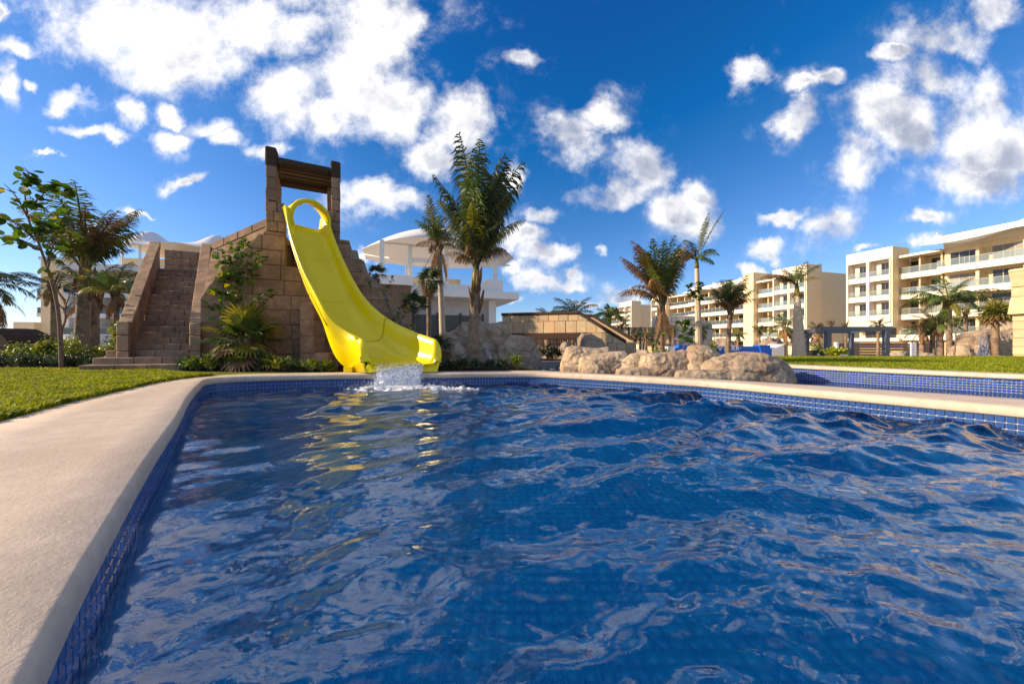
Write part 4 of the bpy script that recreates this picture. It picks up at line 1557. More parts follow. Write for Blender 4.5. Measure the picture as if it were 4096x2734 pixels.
def trunk_part(root, H, r0, r1, lean, mat, rings=22, bulge=0.35, seed=0):
    r = random.Random(seed)
    pts, rad_ = [], []
    n = rings * 2
    for i in range(n + 1):
        t = i / n
        fl = bulge * max(0, 1 - t * 5) ** 2
        ringv = (0.05 if i % 2 else -0.02) * r.uniform(0.4, 1.2)
        pts.append(Vector((lean[0] * t ** 1.5, lean[1] * t ** 1.5, H * t - (0.15 if i == 0 else 0))))
        rad_.append((r0 + (r1 - r0) * t) * (1 + fl + ringv))
    mb = MB()
    mb.tube(pts, rad_, 14)
    mb.build('trunk', mat, root, True)
    return pts[-1]


def palm(label, px, Y, py_crown, r0, r1, spec, seed, lean_px=0, mat=None, group='palm trees in the grounds', fibre=1.0, name='palm_tree', shaft=None, fl=0.35, trunk_base_px=None):
    """spec: (how many, elevation range, droop, length m, hang, material, leaflet length, azimuth range)"""
    x = XA(px, Y)
    z0 = gz(x, Y) - 0.02
    root = thing(name, label, 'palm', (x, Y, z0), 0, group)
    H = ZA(py_crown, Y) - z0
    r = random.Random(seed)
    top = trunk_part(root, H, r0, r1, (lean_px / F * Y, 0), mat or M_trunk, max(8, int(H / 0.14)), fl, seed)
    if fibre:
        mb = MB()
        for k in range(10):       # old leaf bases round the neck
            a = r.uniform(0, 6.28)
            d = Vector((math.cos(a), math.sin(a), 0))
            h0 = -r.uniform(0.0, 0.5) * fibre
            mb.tube([top + d * r1 * 0.7 + Vector((0, 0, h0)), top + d * (r1 * 1.25 + .02) + Vector((0, 0, h0 + 0.18 * fibre)), top + d * (r1 * 1.0 + .03 + r.uniform(0, .09)) + Vector((0, 0, h0 + 0.36 * fibre))], [r1 * 0.4, r1 * 0.38, r1 * 0.12], 6)
        mb.build('leaf_base', M_fibre, root, True)
    if shaft:
        MB().tube([top - Vector((0, 0, 0.05)), top + Vector((0, 0, shaft * 0.5)), top + Vector((0, 0, shaft))], [r1 * 1.1, r1 * 0.9, r1 * 0.4], 10).build('crown_shaft', M_frond_y, root, True)
        top = top + Vector((0, 0, shaft * 0.85))
    gold = r.uniform(0, 6.28)
    k = 0
    for (cnt, elo, ehi, droop, L, hang, m_, ll, az) in spec:
        for i in range(cnt):
            k += 1
            if az is None:
                a = gold + k * 2.399963 + r.uniform(-.25, .25)
            else:
                a = R(az[0] + (az[1] - az[0]) * ((i + 0.5) / cnt + r.uniform(-.2, .2) / cnt))
            e = elo + (ehi - elo) * ((i + r.uniform(0.1, 0.9)) / cnt)
            e = round(e / 8) * 8
            me = frond_mesh(e, droop, hang, m_, k % 3, ll=ll)
            nm = 'dry_frond' if m_ is M_frond_b else 'frond'
            o = put(nm, me, root, top + Vector((math.cos(a), math.sin(a), 0)) * r1 * 0.5 + Vector((0, 0, r.uniform(-.12, .05) * L * .4)), (R(r.uniform(-8, 8)), 0, a), L * r.uniform(0.86, 1.1))
    return root


def fan_palm(label, px, Y, py_crown, r0, r1, n, size, elo, ehi, mats, seed, droop=0.25, pet=0.45, z0=None, group='palm trees in the grounds', fibre=1.0, lean_px=0, skirt=0, name='palm_tree', nb=22):
    x = XA(px, Y)
    z0 = gz(x, Y) - 0.02 if z0 is None else z0
    root = thing(name, label, 'palm', (x, Y, z0), 0, group)
    H = max(0.12, ZA(py_crown, Y) - z0)
    r = random.Random(seed)
    top = trunk_part(root, H, r0, r1, (lean_px / F * Y, 0), M_trunk, max(5, int(H / 0.1)), 0.2, seed)
    if fibre:
        mb = MB()
        for k in range(12):
            a = r.uniform(0, 6.28)
            d = Vector((math.cos(a), math.sin(a), 0))
            h0 = -r.uniform(0.05, 0.5) * fibre * min(1, H)
            mb.tube([top + d * r1 * 0.8 + Vector((0, 0, h0)), top + d * r1 * 1.5 + Vector((0, 0, h0 + .05)), top + d * r1 * r.uniform(1.5, 2.6) + Vector((0, 0, h0 + r.uniform(-.1, .12)))], [r1 * .3, r1 * .3, r1 * .08], 5)
        mb.build('leaf_base', M_fibre, root, True)
    for k in range(n + skirt):
        t = k / max(1, n - 1)
        e = ehi + (elo - ehi) * min(1, t) ** 1.1 + r.uniform(-8, 8)
        m_ = mats[min(len(mats) - 1, int(min(1, t) * len(mats) * r.uniform(0.7, 1.1)))]
        if k >= n:
            e, m_ = r.uniform(-82, -60), M_frond_b
        a = k * 2.399963 + r.uniform(-.3, .3)
        put('leaf', fan_mesh(m_, k % 3, nb, droop, pet), root, top + Vector((0, 0, r.uniform(-.08, .03))), (R(r.uniform(-25, 25)), R(-e), a), size * r.uniform(0.8, 1.1))
    return root


# ================================================================== broad-leaved plants
def round_leaf(mat, lob=1.0):
    V = [Vector((0, 0, 0))]
    n = 9
    for i in range(n):
        a = 2 * math.pi * i / n
        V.append(Vector((0.5 - 0.5 * math.cos(a), 0.48 * lob * math.sin(a), 0.10 * abs(math.sin(a)) - 0.06 * (0.5 - 0.5 * math.cos(a)))))
    V[0] = Vector((0.5, 0, 0))
    return mesh('leaf', V, [(0, i, i % n + 1) for i in range(1, n + 1)], mat, True)


LEAF_G, LEAF_Y = round_leaf(M_leaf), round_leaf(M_leaf_y)
LEAF_N, LEAF_NY = round_leaf(M_leaf, 0.62), round_leaf(M_leaf_y, 0.62)


def leafy_tree(name, label, Y, trunk_px, branches, leaf, seed, r0=0.03, leaves=(6, 0.12), yellow=0.08, ground=0.25, cat='tree', group=None, wood=None):
    """trunk_px: polyline of pixels; branches: (polyline, leaf count)"""
    base = P(trunk_px[0][0], trunk_px[0][1], Y)
    base.z = ground
    root = thing(name, label, cat, base, 0, group)
    r = random.Random(seed)
    pts = [base] + [P(a, b, Y + r.uniform(-.05, .05)) for a, b in trunk_px[1:]]
    n = len(pts)
    MB(base).tube([Vector(q) for q in spline([tuple(p) for p in pts], n * 4)], [r0 * (1 - 0.75 * i / (n * 4 - 1)) for i in range(n * 4)], 8).build('trunk', wood or M_bark, root, True)
    lg, ly = leaf
    for poly, cnt in branches:
        dy = r.uniform(-.35, .35)
        bp = [P(a, b, Y + dy * i / max(1, len(poly) - 1)) for i, (a, b) in enumerate(poly)]
        q = spline([tuple(p) for p in bp], max(6, len(bp) * 4))
        MB(base).tube([Vector(p) for p in q], [r0 * 0.42 * (1 - 0.8 * i / (len(q) - 1)) + .002 for i in range(len(q))], 6).build('branch', wood or M_bark, root, True)
        for k in range(int(cnt * 1.5)):
            t = r.uniform(0.18, 1.0) if cnt > 3 else r.uniform(.7, 1)
            p = Vector(q[min(len(q) - 1, int(t * (len(q) - 1)))]) + Vector((r.uniform(-.05, .05), r.uniform(-.12, .12), r.uniform(-.04, .05)))
            s = leaves[1] * r.uniform(0.65, 1.2)
            put('leaf', ly if r.random() < yellow else lg, root, p - base, (R(r.uniform(-50, 50)), R(r.uniform(-35, 60)), r.uniform(0, 6.28)), s)
    return root


def shrub(name, label, x, Y, w, h, seed, mat, leaf=0.05, n=900, z0=None, group='shrubs in the planting beds', slim=0.5, cat='shrub', up=0.3):
    z0 = gz(x, Y) if z0 is None else z0
    root = thing(name, label, cat, (x, Y, z0), 0, group)
    rs_ = np.random.RandomState(seed)
    r = random.Random(seed)
    tips = []
    mb = MB()
    ns = 9
    for k in range(ns):
        a = r.uniform(0, 6.28)
        rad_ = r.uniform(0.1, 1.0)
        tip = Vector((math.cos(a) * w * rad_, math.sin(a) * w * 0.8 * rad_, h * r.uniform(0.55, 1.0) * (1.1 - 0.4 * rad_)))
        mid = Vector((tip.x * 0.4, tip.y * 0.4, tip.z * 0.55))
        mb.tube([(0, 0, -0.03), mid, tip], [0.012, 0.008, 0.003], 5)
        tips += [(tip, 1.0), (mid.lerp(tip, 0.5), 0.8)]
    mb.build('stem', M_bark, root)
    tp = np.array([tuple(t[0]) for t in tips])
    pick = rs_.randint(0, len(tp), n)
    C = tp[pick] + rs_.normal(0, 1, (n, 3)) * np.array([w * 0.20, w * 0.20, h * 0.13])
    C[:, 2] = np.abs(C[:, 2])
    d = rs_.normal(0, 1, (n, 3))
    d[:, 2] += up
    d /= np.linalg.norm(d, axis=1, keepdims=True)
    s = np.cross(d, rs_.normal(0, 1, (n, 3)))
    s /= np.linalg.norm(s, axis=1, keepdims=True)
    nn = np.cross(d, s)
    L = leaf * (0.6 + 0.7 * rs_.rand(n, 1))
    V = np.stack([C, C + d * L * 0.5 + s * L * slim * 0.5 + nn * L * .08, C + d * L, C + d * L * 0.5 - s * L * slim * 0.5 + nn * L * .08], 1).reshape(-1, 3)
    Q = np.arange(n * 4).reshape(n, 4)
    put('foliage', np_mesh('foliage', V, Q, mat), root)
    return root


def grass(name, poly_fn, n, box, hgt, wid, mat, seed, label_z):
    rs_ = np.random.RandomState(seed)
    P_ = []
    while sum(len(p) for p in P_) < n:
        q = np.column_stack([rs_.uniform(box[0], box[1], n), rs_.uniform(box[2], box[3], n)])
        P_.append(q[poly_fn(q[:, 0], q[:, 1], rs_.rand(n))])
    C = np.concatenate(P_)[:n]
    n = len(C)
    Z = np.array([gz(a, b) for a, b in C]) - 0.006
    th = rs_.rand(n) * 6.283
    d = np.column_stack([np.cos(th), np.sin(th), np.zeros(n)])
    s = np.column_stack([-np.sin(th), np.cos(th), np.zeros(n)])
    H = (hgt * (0.5 + 0.8 * rs_.rand(n)))[:, None]
    lean = (0.2 + 0.9 * rs_.rand(n))[:, None]
    W = (wid * (0.6 + 0.7 * rs_.rand(n)))[:, None]
    B = np.column_stack([C, Z])
    up = np.array([[0, 0, 1.0]])
    mid_ = B + up * H * 0.62 + d * H * lean * 0.35
    tip = B + up * H * (0.95 - 0.25 * lean) + d * H * lean
    V = np.stack([B - s * W * .5, B + s * W * .5, mid_ + s * W * .45, mid_ - s * W * .45, tip], 1).reshape(-1, 3)
    i0_ = np.arange(n) * 5
    T = np.concatenate([np.stack([i0_, i0_ + 1, i0_ + 2], 1), np.stack([i0_, i0_ + 2, i0_ + 3], 1), np.stack([i0_ + 3, i0_ + 2, i0_ + 4], 1)])
    return tag(put(name, np_mesh(name, V, T, mat)), label_z, 'grass', kind='stuff')


# left lawn: broad blades close by; right lawn: shorter
O_ = np.array(OUTER)


def left_ok(x, y, u):
    lim = np.interp(y, [-1.0, 0.6, 1.2, 1.85, 2.35, 3.05, 3.74, 4.62, 5.20, 5.68, 5.98, 6.16, 6.3, 6.38, 6.7], [-3.23, -3.23, -3.28, -3.36, -3.55, -4.0, -4.36, -4.80, -4.94, -4.85, -4.36, -3.5, -3.3, -3.3, -3.3])
    edge = np.where(y > 5.6, -5.2 - (y - 5.6) * 1.8, lim)
    dist = np.hypot(x, y)
    return (x < edge - 0.01) & (x > -1.62 * y - 0.3) & (y < 6.8) & (u < np.clip((6.5 / dist) ** 1.2, 0, 1))


grass('lawn_grass_broad', left_ok, 95000, (-11.2, -3.2, 1.7, 6.8), 0.066, 0.014, M_blade, 21, 'broad bladed bright lawn grass on the left beside the curved pool deck')


def right_ok(x, y, u):
    lim = np.interp(y, [3.0, 4.3, 5.2, 6.05, 6.6, 8.0, 9.2, 10.2], [7.9, 6.62, 5.86, 5.28, 5.08, 4.7, 4.4, 4.4])
    dist = np.hypot(x, y)
    return (x > lim) & (x < 1.6 * y + 0.3) & (u < np.clip((7.0 / dist) ** 1.2, 0, 1))


grass('lawn_grass_short', right_ok, 90000, (4.3, 16.5, 3.0, 10.2), 0.05, 0.009, M_blade_r, 22, 'short sunlit lawn grass on the right behind the tiled channel wall')
# ================================================================== buildings
def window(parent, x0, x1, z0, z1, y, nleaf=3, frame=None, pane=None):
    """framed window in a wall whose face is at local y; panes set back"""
    mb = MB()
    t = 0.07
    mb.box(x0, x1, y - 0.04, y + 0.06, z1 - t, z1).box(x0, x1, y - 0.04, y + 0.06, z0, z0 + t)
    mb.box(x0, x0 + t, y - 0.038, y + 0.058, z0 + t, z1 - t).box(x1 - t, x1, y - 0.038, y + 0.058, z0 + t, z1 - t)
    for i in range(1, nleaf):
        c = x0 + (x1 - x0) * i / nleaf
        mb.box(c - t * .5, c + t * .5, y - 0.036, y + 0.056, z0 + t, z1 - t)
    f = mb.build('window', frame or M_bronze, parent)
    for i in range(nleaf):
        a, b = x0 + (x1 - x0) * i / nleaf, x0 + (x1 - x0) * (i + 1) / nleaf
        MB().box(a + t * .5, b - t * .5, y - 0.012, y + 0.01, z0 + t, z1 - t).build('pane', pane or M_pane, f)
    return f


def balcony(parent, x0, x1, y0, y1, z, mat, fascia=0.55, glass=0.85, ends=True, posts=4):
    """slab with a solid upstand and a glass railing above it; y0 is the front"""
    sl = MB().box(x0, x1, y0, y1, z - 0.25, z).build('balcony', mat, parent)
    MB().box(x0 - .002, x1 + .002, y0 - 0.12, y0 + 0.002, z - 0.32, z + fascia - 0.25).build('upstand', mat, sl)
    g0, g1 = z + fascia - 0.25, z + fascia - 0.25 + glass
    gb = MB().box(x0 + 0.03, x1 - 0.03, y0 - 0.07, y0 - 0.05, g0, g1)
    gb.build('glass_railing', M_rail, sl)
    hb = MB().box(x0 + 0.02, x1 - 0.02, y0 - 0.09, y0 - 0.03, g1, g1 + 0.05)
    for i in range(posts + 1):
        c = x0 + 0.04 + (x1 - x0 - 0.08) * i / posts
        hb.box(c - 0.018, c + 0.018, y0 - 0.085, y0 - 0.035, g0, g1)
    hb.build('handrail', M_champ, sl)
    return sl


FL = [0.0, 3.1, 6.2, 9.3, 12.4]


def seg_bay(b, x0, x1, mw, mc):
    """projecting white box of two columns of recessed balconies"""
    z0, z1, zt = 5.5, 15.4, 17.1
    D = 4.0
    xm = (x0 + x1) / 2
    MB().box(x0, x1, 0, D, z1, zt).build('parapet', mw, b)
    MB().box(x0, x1, 0, D, z0 - .6, z0 + .25).build('bay_floor', mw, b)
    MB().box(x1 - .35, x1, 0, D, z0 + .25, z1).build('bay_side', mw if False else mc, b)
    MB().box(x0, x0 + .35, 0, D, z0 + .25, z1).build('bay_side', mw, b)
    MB().box(x0 + .35, x1 - .35, 1.15, D, z0 + .25, z1).build('bay_wall', mw, b)
    MB().box(xm - .2, xm + .2, 0, 1.15, z0 + .25, z1).build('divider', mw, b)
    MB().box(x1 - 0.002, x1 + 0.004, 0.02, D, z0 - .55, zt - .05).build('side_panel', mc, b)
    for s0, s1 in ((x0 + .35, xm - .2), (xm + .2, x1 - .35)):
        fr = MB()
        fr.box(s0 - .12, s1 + .12, -0.16, -0.002, z1 - .1, z1 + .12).box(s0 - .12, s1 + .12, -0.16, -0.002, z0 + .1, z0 + .3)
        fr.box(s0 - .16, s0 - .02, -0.158, -0.002, z0 + .3, z1 - .1).box(s1 + .02, s1 + .16, -0.158, -0.002, z0 + .3, z1 - .1)
        fr.build('bay_frame', mw, b)
        for z in FL[2:]:
            balcony(b, s0, s1, 0.12, 1.148, z, mw, 0.75, 0.75, posts=2)
            window(b, s0 + (s1 - s0) * 0.36, s1 - 0.04, z + 0.02, z + 2.45, 1.12, 3)
    MB().box(x0 + .2, x1 - .2, 3.0, D + 6, -0.6, z0 - .602).build('ground_storey', mc, b)
    window(b, x0 + 1.0, x1 - 1.0, 3.1, 4.7, 2.96, 4, pane=M_pane)
    MB().box(x0 - .2, x1 + .3, 0.8, 3.0, 2.6, 3.12).build('canopy_slab', mw, b)


def seg_recess(b, x0, x1, mw, mc, front=1.6, eave=True, units=2, nwin=3):
    D = 4.0
    MB().box(x0, x1, D, D + 8, -0.6, 15.2).build('wall', mc, b)
    if eave:
        MB().box(x0 - .02, x1 + .02, front - 0.5, D + 8, 15.3, 15.62).build('roof', mw, b)
    for i, z in enumerate(FL):
        if i:
            balcony(b, x0, x1, front, D - .002, z, mw, 0.72, 0.88, posts=4)
        w = (x1 - x0) / units
        for k in range(units):
            a = x0 + w * k
            MB().box(a + w * 0.86, a + w * 0.93, front + .5, D - .002, z + .002, z + 2.84).build('partition', mc, b)
            window(b, a + w * 0.10, a + w * 0.82, z + .02, z + 2.5, D - .04, nwin if nwin else 3, pane=M_pane if (i + k) % 3 else M_curtain)


def seg_main(b, x0, x1, mw, mc, units, front=0.5, wall_y=2.3, top=17.2, seed=1, canopy=True):
    r = random.Random(seed)
    MB().box(x0, x1, wall_y, 12.0, -0.6, 15.7).build('wall', mc, b)
    MB().box(x0, x1, wall_y - .25, 12.0, 15.702, top).build('parapet', mw, b)
    w = (x1 - x0) / units
    for i, z in enumerate(FL):
        if i:
            balcony(b, x0, x1, front, wall_y - .002, z, mw, 0.80, 0.85, posts=units * 3)
        for k in range(units):
            a = x0 + w * k
            MB().box(a + w * 0.90, a + w * 0.98, front + .25, wall_y - .002, z + .002, z + 2.5).build('partition', mc, b)
            window(b, a + w * 0.14, a + w * 0.86, z + .02, z + 2.55, wall_y - .04, 3, M_champ if i > 2 else M_bronze, M_pane if r.random() < .75 else M_curtain)
    if canopy:
        # stretched membrane along the roof edge, drawn up at its masts
        V, Fc = [], []
        nx_, ny_ = 48, 10
        for j in range(ny_):
            q = j / (ny_ - 1)
            for i in range(nx_):
                a = i / (nx_ - 1)
                peak = abs(math.sin(a * math.pi * units / 2.0)) ** 1.6
                sag = 0.35 * math.sin(q * math.pi)
                x = x0 - 1.3 + (x1 - x0 + 1.8) * a
                yy = front - 1.9 + 4.6 * q + 0.7 * math.cos(a * math.pi * units) * (1 - q)
                V.append((x, yy, top - 1.75 + 1.9 * q * (0.45 + 0.55 * (1 - peak)) + 0.55 * (1 - peak) - sag))
        for j in range(ny_ - 1):
            for i in range(nx_ - 1):
                p = j * nx_ + i
                Fc.append((p, p + 1, p + nx_ + 1, p + nx_))
        me = mesh('roof_canopy', V, Fc, M_fabric, True)
        o = put('roof_canopy', me, b)
        so = o.modifiers.new('thickness', 'SOLIDIFY')
        so.thickness = 0.05
        for k in range(units // 2 + 1):
            x = x0 + (x1 - x0) * k / max(1, units // 2) * 0.98 + 0.1
            MB().tube([(x, 1.9, top - .2), (x, front - 0.4, top + 0.15)], 0.07, 6).build('canopy_mast', M_white, o)


FANG = math.atan2(-0.96, 0.28)
GB = -1.7
# nearest wing on the right
hb = thing('hotel_wing', 'cream five storey hotel wing at the far right with white roof canopy', 'building', (58.0, 52.0, GB), FANG)
seg_bay(hb, -5.8, 0, M_hotel, M_cream)
seg_recess(hb, 0.006, 4.4, M_hotel, M_cream, 1.57, units=2, nwin=3)
seg_main(hb, 4.406, 19.0, M_hotel, M_cream, 4, front=0.55, wall_y=2.2, top=17.5, seed=3)
# middle wing
hb = thing('hotel_wing', 'long cream hotel wing in the middle distance behind the blue banner', 'building', (55.2, 63.9, GB), FANG)
seg_bay(hb, -6.3, 0, M_hotel, M_cream)
MB().box(-6.0, -1.2, 4.004, 22, -0.6, 16.2).build('end_wall', M_cream, hb)
seg_recess(hb, -10.6, -6.306, M_hotel, M_cream, 1.4, units=2, nwin=2)
MB().box(-12.9, -10.606, 0.2, 11.9, -0.6, 17.6).build('stair_tower', M_cream, hb)
seg_main(hb, -29.0, -12.906, M_hotel, M_cream, 5, front=0.5, top=17.0, seed=5)
seg_recess(hb, -37.0, -29.006, M_hotel, M_cream, 1.4, units=3, nwin=2)
seg_bay(hb, -43.5, -37.006, M_hotel, M_cream)
# far wing
hb = thing('hotel_wing', 'small distant cream hotel wing seen just above the bridge stairs', 'building', (42.4, 121.0, GB), FANG)
seg_bay(hb, -7.5, 0, M_hotel, M_cream)
MB().box(-7.0, -1.0, 4.004, 20, -0.6, 16.0).build('end_wall', M_cream, hb)
seg_recess(hb, -20, -7.506, M_hotel, M_cream, 1.4, units=3, nwin=2)

# left wing, in shade: bands of balconies
lb = thing('hotel_wing', 'white balconied hotel wing in shade behind the left palms and stairs', 'building', (XA(235, 50), 50.0, -1.5), R(9))
n_u = 7
LWX = 26.0
MB().box(0, LWX, 3.0, 14, -0.6, 13.6).build('wall', M_cream, lb)
for i, z in enumerate((3.1, 6.2, 9.3, 12.6)):
    if i < 3:
        balcony(lb, 0.002, LWX, 0.6, 2.998, z, M_shade, 0.6, 0.95, posts=n_u * 2)
    else:
        MB().box(-0.4, LWX + .4, 0.2, 14.2, 13.0, 13.9).build('roof', M_shade, lb)
for z in (0.0, 3.1, 6.2, 9.3):
    for k in range(n_u):
        a = LWX * k / n_u
        MB().box(a + 0.1, a + 0.35, 0.9, 2.998, z + .002, z + 2.8).build('partition', M_white, lb)
        window(lb, a + 1.5, a + 3.5, z + .02, z + 2.4, 2.96, 2)
# gable tower of the left wing
MB().box(-3.4, -0.004, 1.2, 12, -0.6, 14.6).build('gable_tower', M_cream, lb)
MB().box(-3.9, -0.2, 1.4, 11.8, 14.602, 15.0).build('gable_roof', M_shade, lb)
MB().box(-5.9, -3.404, 0.4, 10, -0.6, 5.2).build('annex', M_cream, lb)
window(lb, -5.2, -4.0, 2.0, 4.2, 0.36, 1)
for z in (6.4, 9.0):
    balcony(lb, -4.6, -3.404, 2.0, 6.0, z, M_shade, 0.5, 0.8, posts=2)
MB().box(5, LWX, 3.2, 12, 13.902, 15.6).build('penthouse', M_cream, lb)
# rooftop membrane on posts
V, Fc = [], []
nx_, ny_ = 60, 14
for j in range(ny_):
    q = j / (ny_ - 1)
    for i in range(nx_):
        a = i / (nx_ - 1)
        pk = math.exp(-((a - 0.17) / 0.11) ** 2) + 0.9 * math.exp(-((a - 0.77) / 0.11) ** 2)
        env = math.sin(math.pi * q)
        V.append((6.5 + 16 * a, -0.6 + 8 * q, 17.2 + 0.25 * math.cos(a * 12) * (1 - env) + 2.1 * pk * env ** 1.3 + 0.9 * env - 0.9 * (abs(a - 0.5) * 2) ** 3))
for j in range(ny_ - 1):
    for i in range(nx_ - 1):
        p = j * nx_ + i
        Fc.append((p, p + 1, p + nx_ + 1, p + nx_))
rc = put('roof_canopy', mesh('roof_canopy', V, Fc, M_fabric, True), lb)
rc.modifiers.new('thickness', 'SOLIDIFY').thickness = 0.05
for x, y in ((7.5, 0.6), (9.8, 0.6), (14, 0.6), (18.4, 0.6), (21.5, 0.6), (7.5, 6), (14, 6), (21.5, 6)):
    MB().tube([(x, y, 13.9), (x, y, 17.1)], 0.16, 8).build('canopy_post', M_white, lb)

# low white service block at the far left
sb = thing('service_block', 'low white flat roofed block with dark openings at far left', 'building', (XA(-60, 45), 45, -1.6))
MB().box(0, 11.0, 0, 8, 1.0, 3.4).build('fascia', M_white, sb)
MB().box(0.1, 10.9, 0.6, 7.9, -0.5, 0.998).build('recess', M_fence, sb)
for k in range(7):
    x = 4.5 + k * 0.95
    MB().box(x, x + 0.13, 0.1, 0.58, -0.5, 0.998).build('column', M_white, sb)

# ---------------------------------------------------------------- pavilion with domed membrane
PVO, PVA = Vector((XA(1650, 28), 28, -1.4)), math.atan2(3.0, 8.86)
pv = thing('pavilion', 'white two storey pavilion with domed white membrane roof behind the palms', 'building', PVO, PVA)
SL0, SL1 = 6.05, 6.7
MB().box(-0.6, 9.3, 0, 12, SL0, SL1).build('terrace_slab', M_white, pv)
MB().box(-2.6, -0.05, -1.6, 4, SL1 - .1, SL1 + .62).build('terrace_upstand', M_white, pv)
MB().box(-2.4, -0.2, -1.4, 3.9, -0.6, SL1 - .102).build('stone_wall', M_woodw, pv)
MB().box(-0.1, 7.2, 2.6, 11.8, -0.6, SL0 - .002).build('lower_wall', M_shade, pv)
MB().box(0.4, 6.3, 2.5, 2.598, 0.6, SL0 - 1.4).build('dark_glazing', M_pane, pv)
for x in (0.2, 2.3, 4.4, 6.5):
    MB().box(x - .09, x + .09, 2.38, 2.498, -0.5, SL0 - 1.2).build('mullion', M_bronze, pv)
MB().box(6.9, 7.6, 1.6, 2.4, -0.6, SL0 - .002).build('pier', M_white, pv)
MB().box(-0.3, 6.4, 0.35, 0.5, SL1 + .002, SL1 + .5).build('terrace_parapet', M_white, pv)
MB().box(6.402, 7.9, 0.4, 2.4, SL1 + .002, SL1 + 1.1).build('planter', M_white, pv)
MB().box(-0.2, 5.0, 5.8, 6.1, SL1 + .002, SL1 + 1.9).build('rear_wall', M_cream, pv)
for x, y in ((-2.3, -1.0), (-0.15, 0.9), (2.9, 0.9), (7.35, 0.9), (-0.15, 9.0), (2.9, 9.0), (7.35, 9.0)):
    MB().box(x - .17, x + .17, y, y + .34, SL1 + (.62 if y < 0 else .004), 10.3 if y > 0 else 10.1).build('column', M_white, pv)
MB().box(0.03, 3.0, 0.92, 1.2, 9.0, 9.35).build('lintel', M_white, pv)
MB().box(-2.4, 7.5, 0.95, 1.2, 10.302, 10.5).build('roof_beam', M_white, pv)
V, Fc = [], []
nx_, ny_ = 48, 24
for j in range(ny_):
    q = j / (ny_ - 1)
    for i in range(nx_):
        a = i / (nx_ - 1) * 2 - 1
        dome = math.cos(a * math.pi / 2) ** 0.8 * math.sin(math.pi * q) ** 0.62
        x = 2.8 + 6.8 * a
        pinch = 0.34 * abs(a) ** 2.5
        y = -1.6 + (pinch + q * (1 - 2 * pinch)) * 11.5
        V.append((x, y, 10.25 + 2.0 * dome + 0.35 * (1 - a * a) + 0.15 * a))
for j in range(ny_ - 1):
    for i in range(nx_ - 1):
        p = j * nx_ + i
        Fc.append((p, p + 1, p + nx_ + 1, p + nx_))
rc = put('membrane_roof', mesh('membrane_roof', V, Fc, M_fabric, True), pv)
rc.modifiers.new('thickness', 'SOLIDIFY').thickness = 0.06
for sx in (-1, 1):
    MB().tube([(2.8 + 4.6 * sx, 1.1, 9.2), (2.8 + 6.9 * sx, 3.9, 10.0)], 0.07, 6).build('brace', M_white, pv)

# ---------------------------------------------------------------- footbridge
BY0, BY1 = 10.9, 9.7
bL, bM, bR = P(2010, 1262, BY0), P(2318, 1244, BY1 + .15), P(2500, 1368, 9.45)
br = thing('footbridge', 'sandstone clad footbridge with dark stone coping and sloping stair walls', 'bridge', (1.2, 10.0, 0.1))
BO = Vector(br.location)
bdir = (bM - bL)
bdir.z = 0
bdir.normalize()
bn = Vector((bdir.y, -bdir.x, 0))          # out towards the camera
BZ = bM.z


def bp_(px, z, out=0.0):
    """point on the bridge's front face at a pixel column"""
    m = (px - 2048.0) / F
    s = (m * bM.y - bM.x) / (bdir.x - m * bdir.y)
    p = bM + bdir * s + bn * out
    return Vector((p.x, p.y, z))


def bz(px, py):
    return ZA(py, bp_(px, 0).y)


def bridge_stone(p0, p1, zb0, zb1, zt0, zt1, name='cladding_stone', mat=None, o0=-0.1, o1=0.0, ch=0.006, back=None):
    a, b = bp_(p0, 0, o0), bp_(p1, 0, o0)
    c, d = bp_(p0, 0, o1), bp_(p1, 0, o1)
    zv = lambda p, z: Vector((p.x, p.y, z))
    block(name, [zv(a, zb0), zv(b, zb1), zv(c, zb0), zv(d, zb1), zv(a, zt0), zv(b, zt1), zv(c, zt0), zv(d, zt1)], ch, mat or M_sand, br, BO)


def btop(px):      # underside of the dark coping
    if px < 2012:
        return bz(2012, 1262 + (2012 - px) * 0.5)
    if px <= 2316:
        q = (px - 2012) / (2316 - 2012)
        return bz(px, 1262 + (1256 - 1262) * q)
    return bz(px, 1256 + (px - 2316) * (1372 - 1256) / (2500 - 2316))


zc1 = bz(2200, 1285)
zbot = bz(2200, 1332)
courses = [([2012, 2042, 2080, 2117, 2156, 2194, 2234, 2273, 2313, 2352], None, zc1),
           ([2000, 2018, 2052, 2094, 2135, 2175, 2218, 2262, 2306, 2345, 2388, 2425], zc1, zbot),
           ([1990, 2012, 2045], zbot, bz(2000, 1372)), ([2330, 2366, 2410, 2452, 2500], zbot, bz(2400, 1372)),
           ([2300, 2342, 2384, 2430, 2466, 2500], bz(2400, 1372), 0.1)]
for cuts, zt, zb in courses:
    for a, b in zip(cuts[:-1], cuts[1:]):
        t0, t1 = btop(a) - .01, btop(b) - .01
        za, zb_ = (t0, t1) if zt is None else (min(zt, t0), min(zt, t1))
        if za - zb < 0.03 and zb_ - zb < 0.03:
            continue
        o1 = rnd.uniform(0, .012)
        bridge_stone(a + .8, b - .8, zb + .004, zb + .004, max(za - .004, zb + .012), max(zb_ - .004, zb + .012), o1=o1)
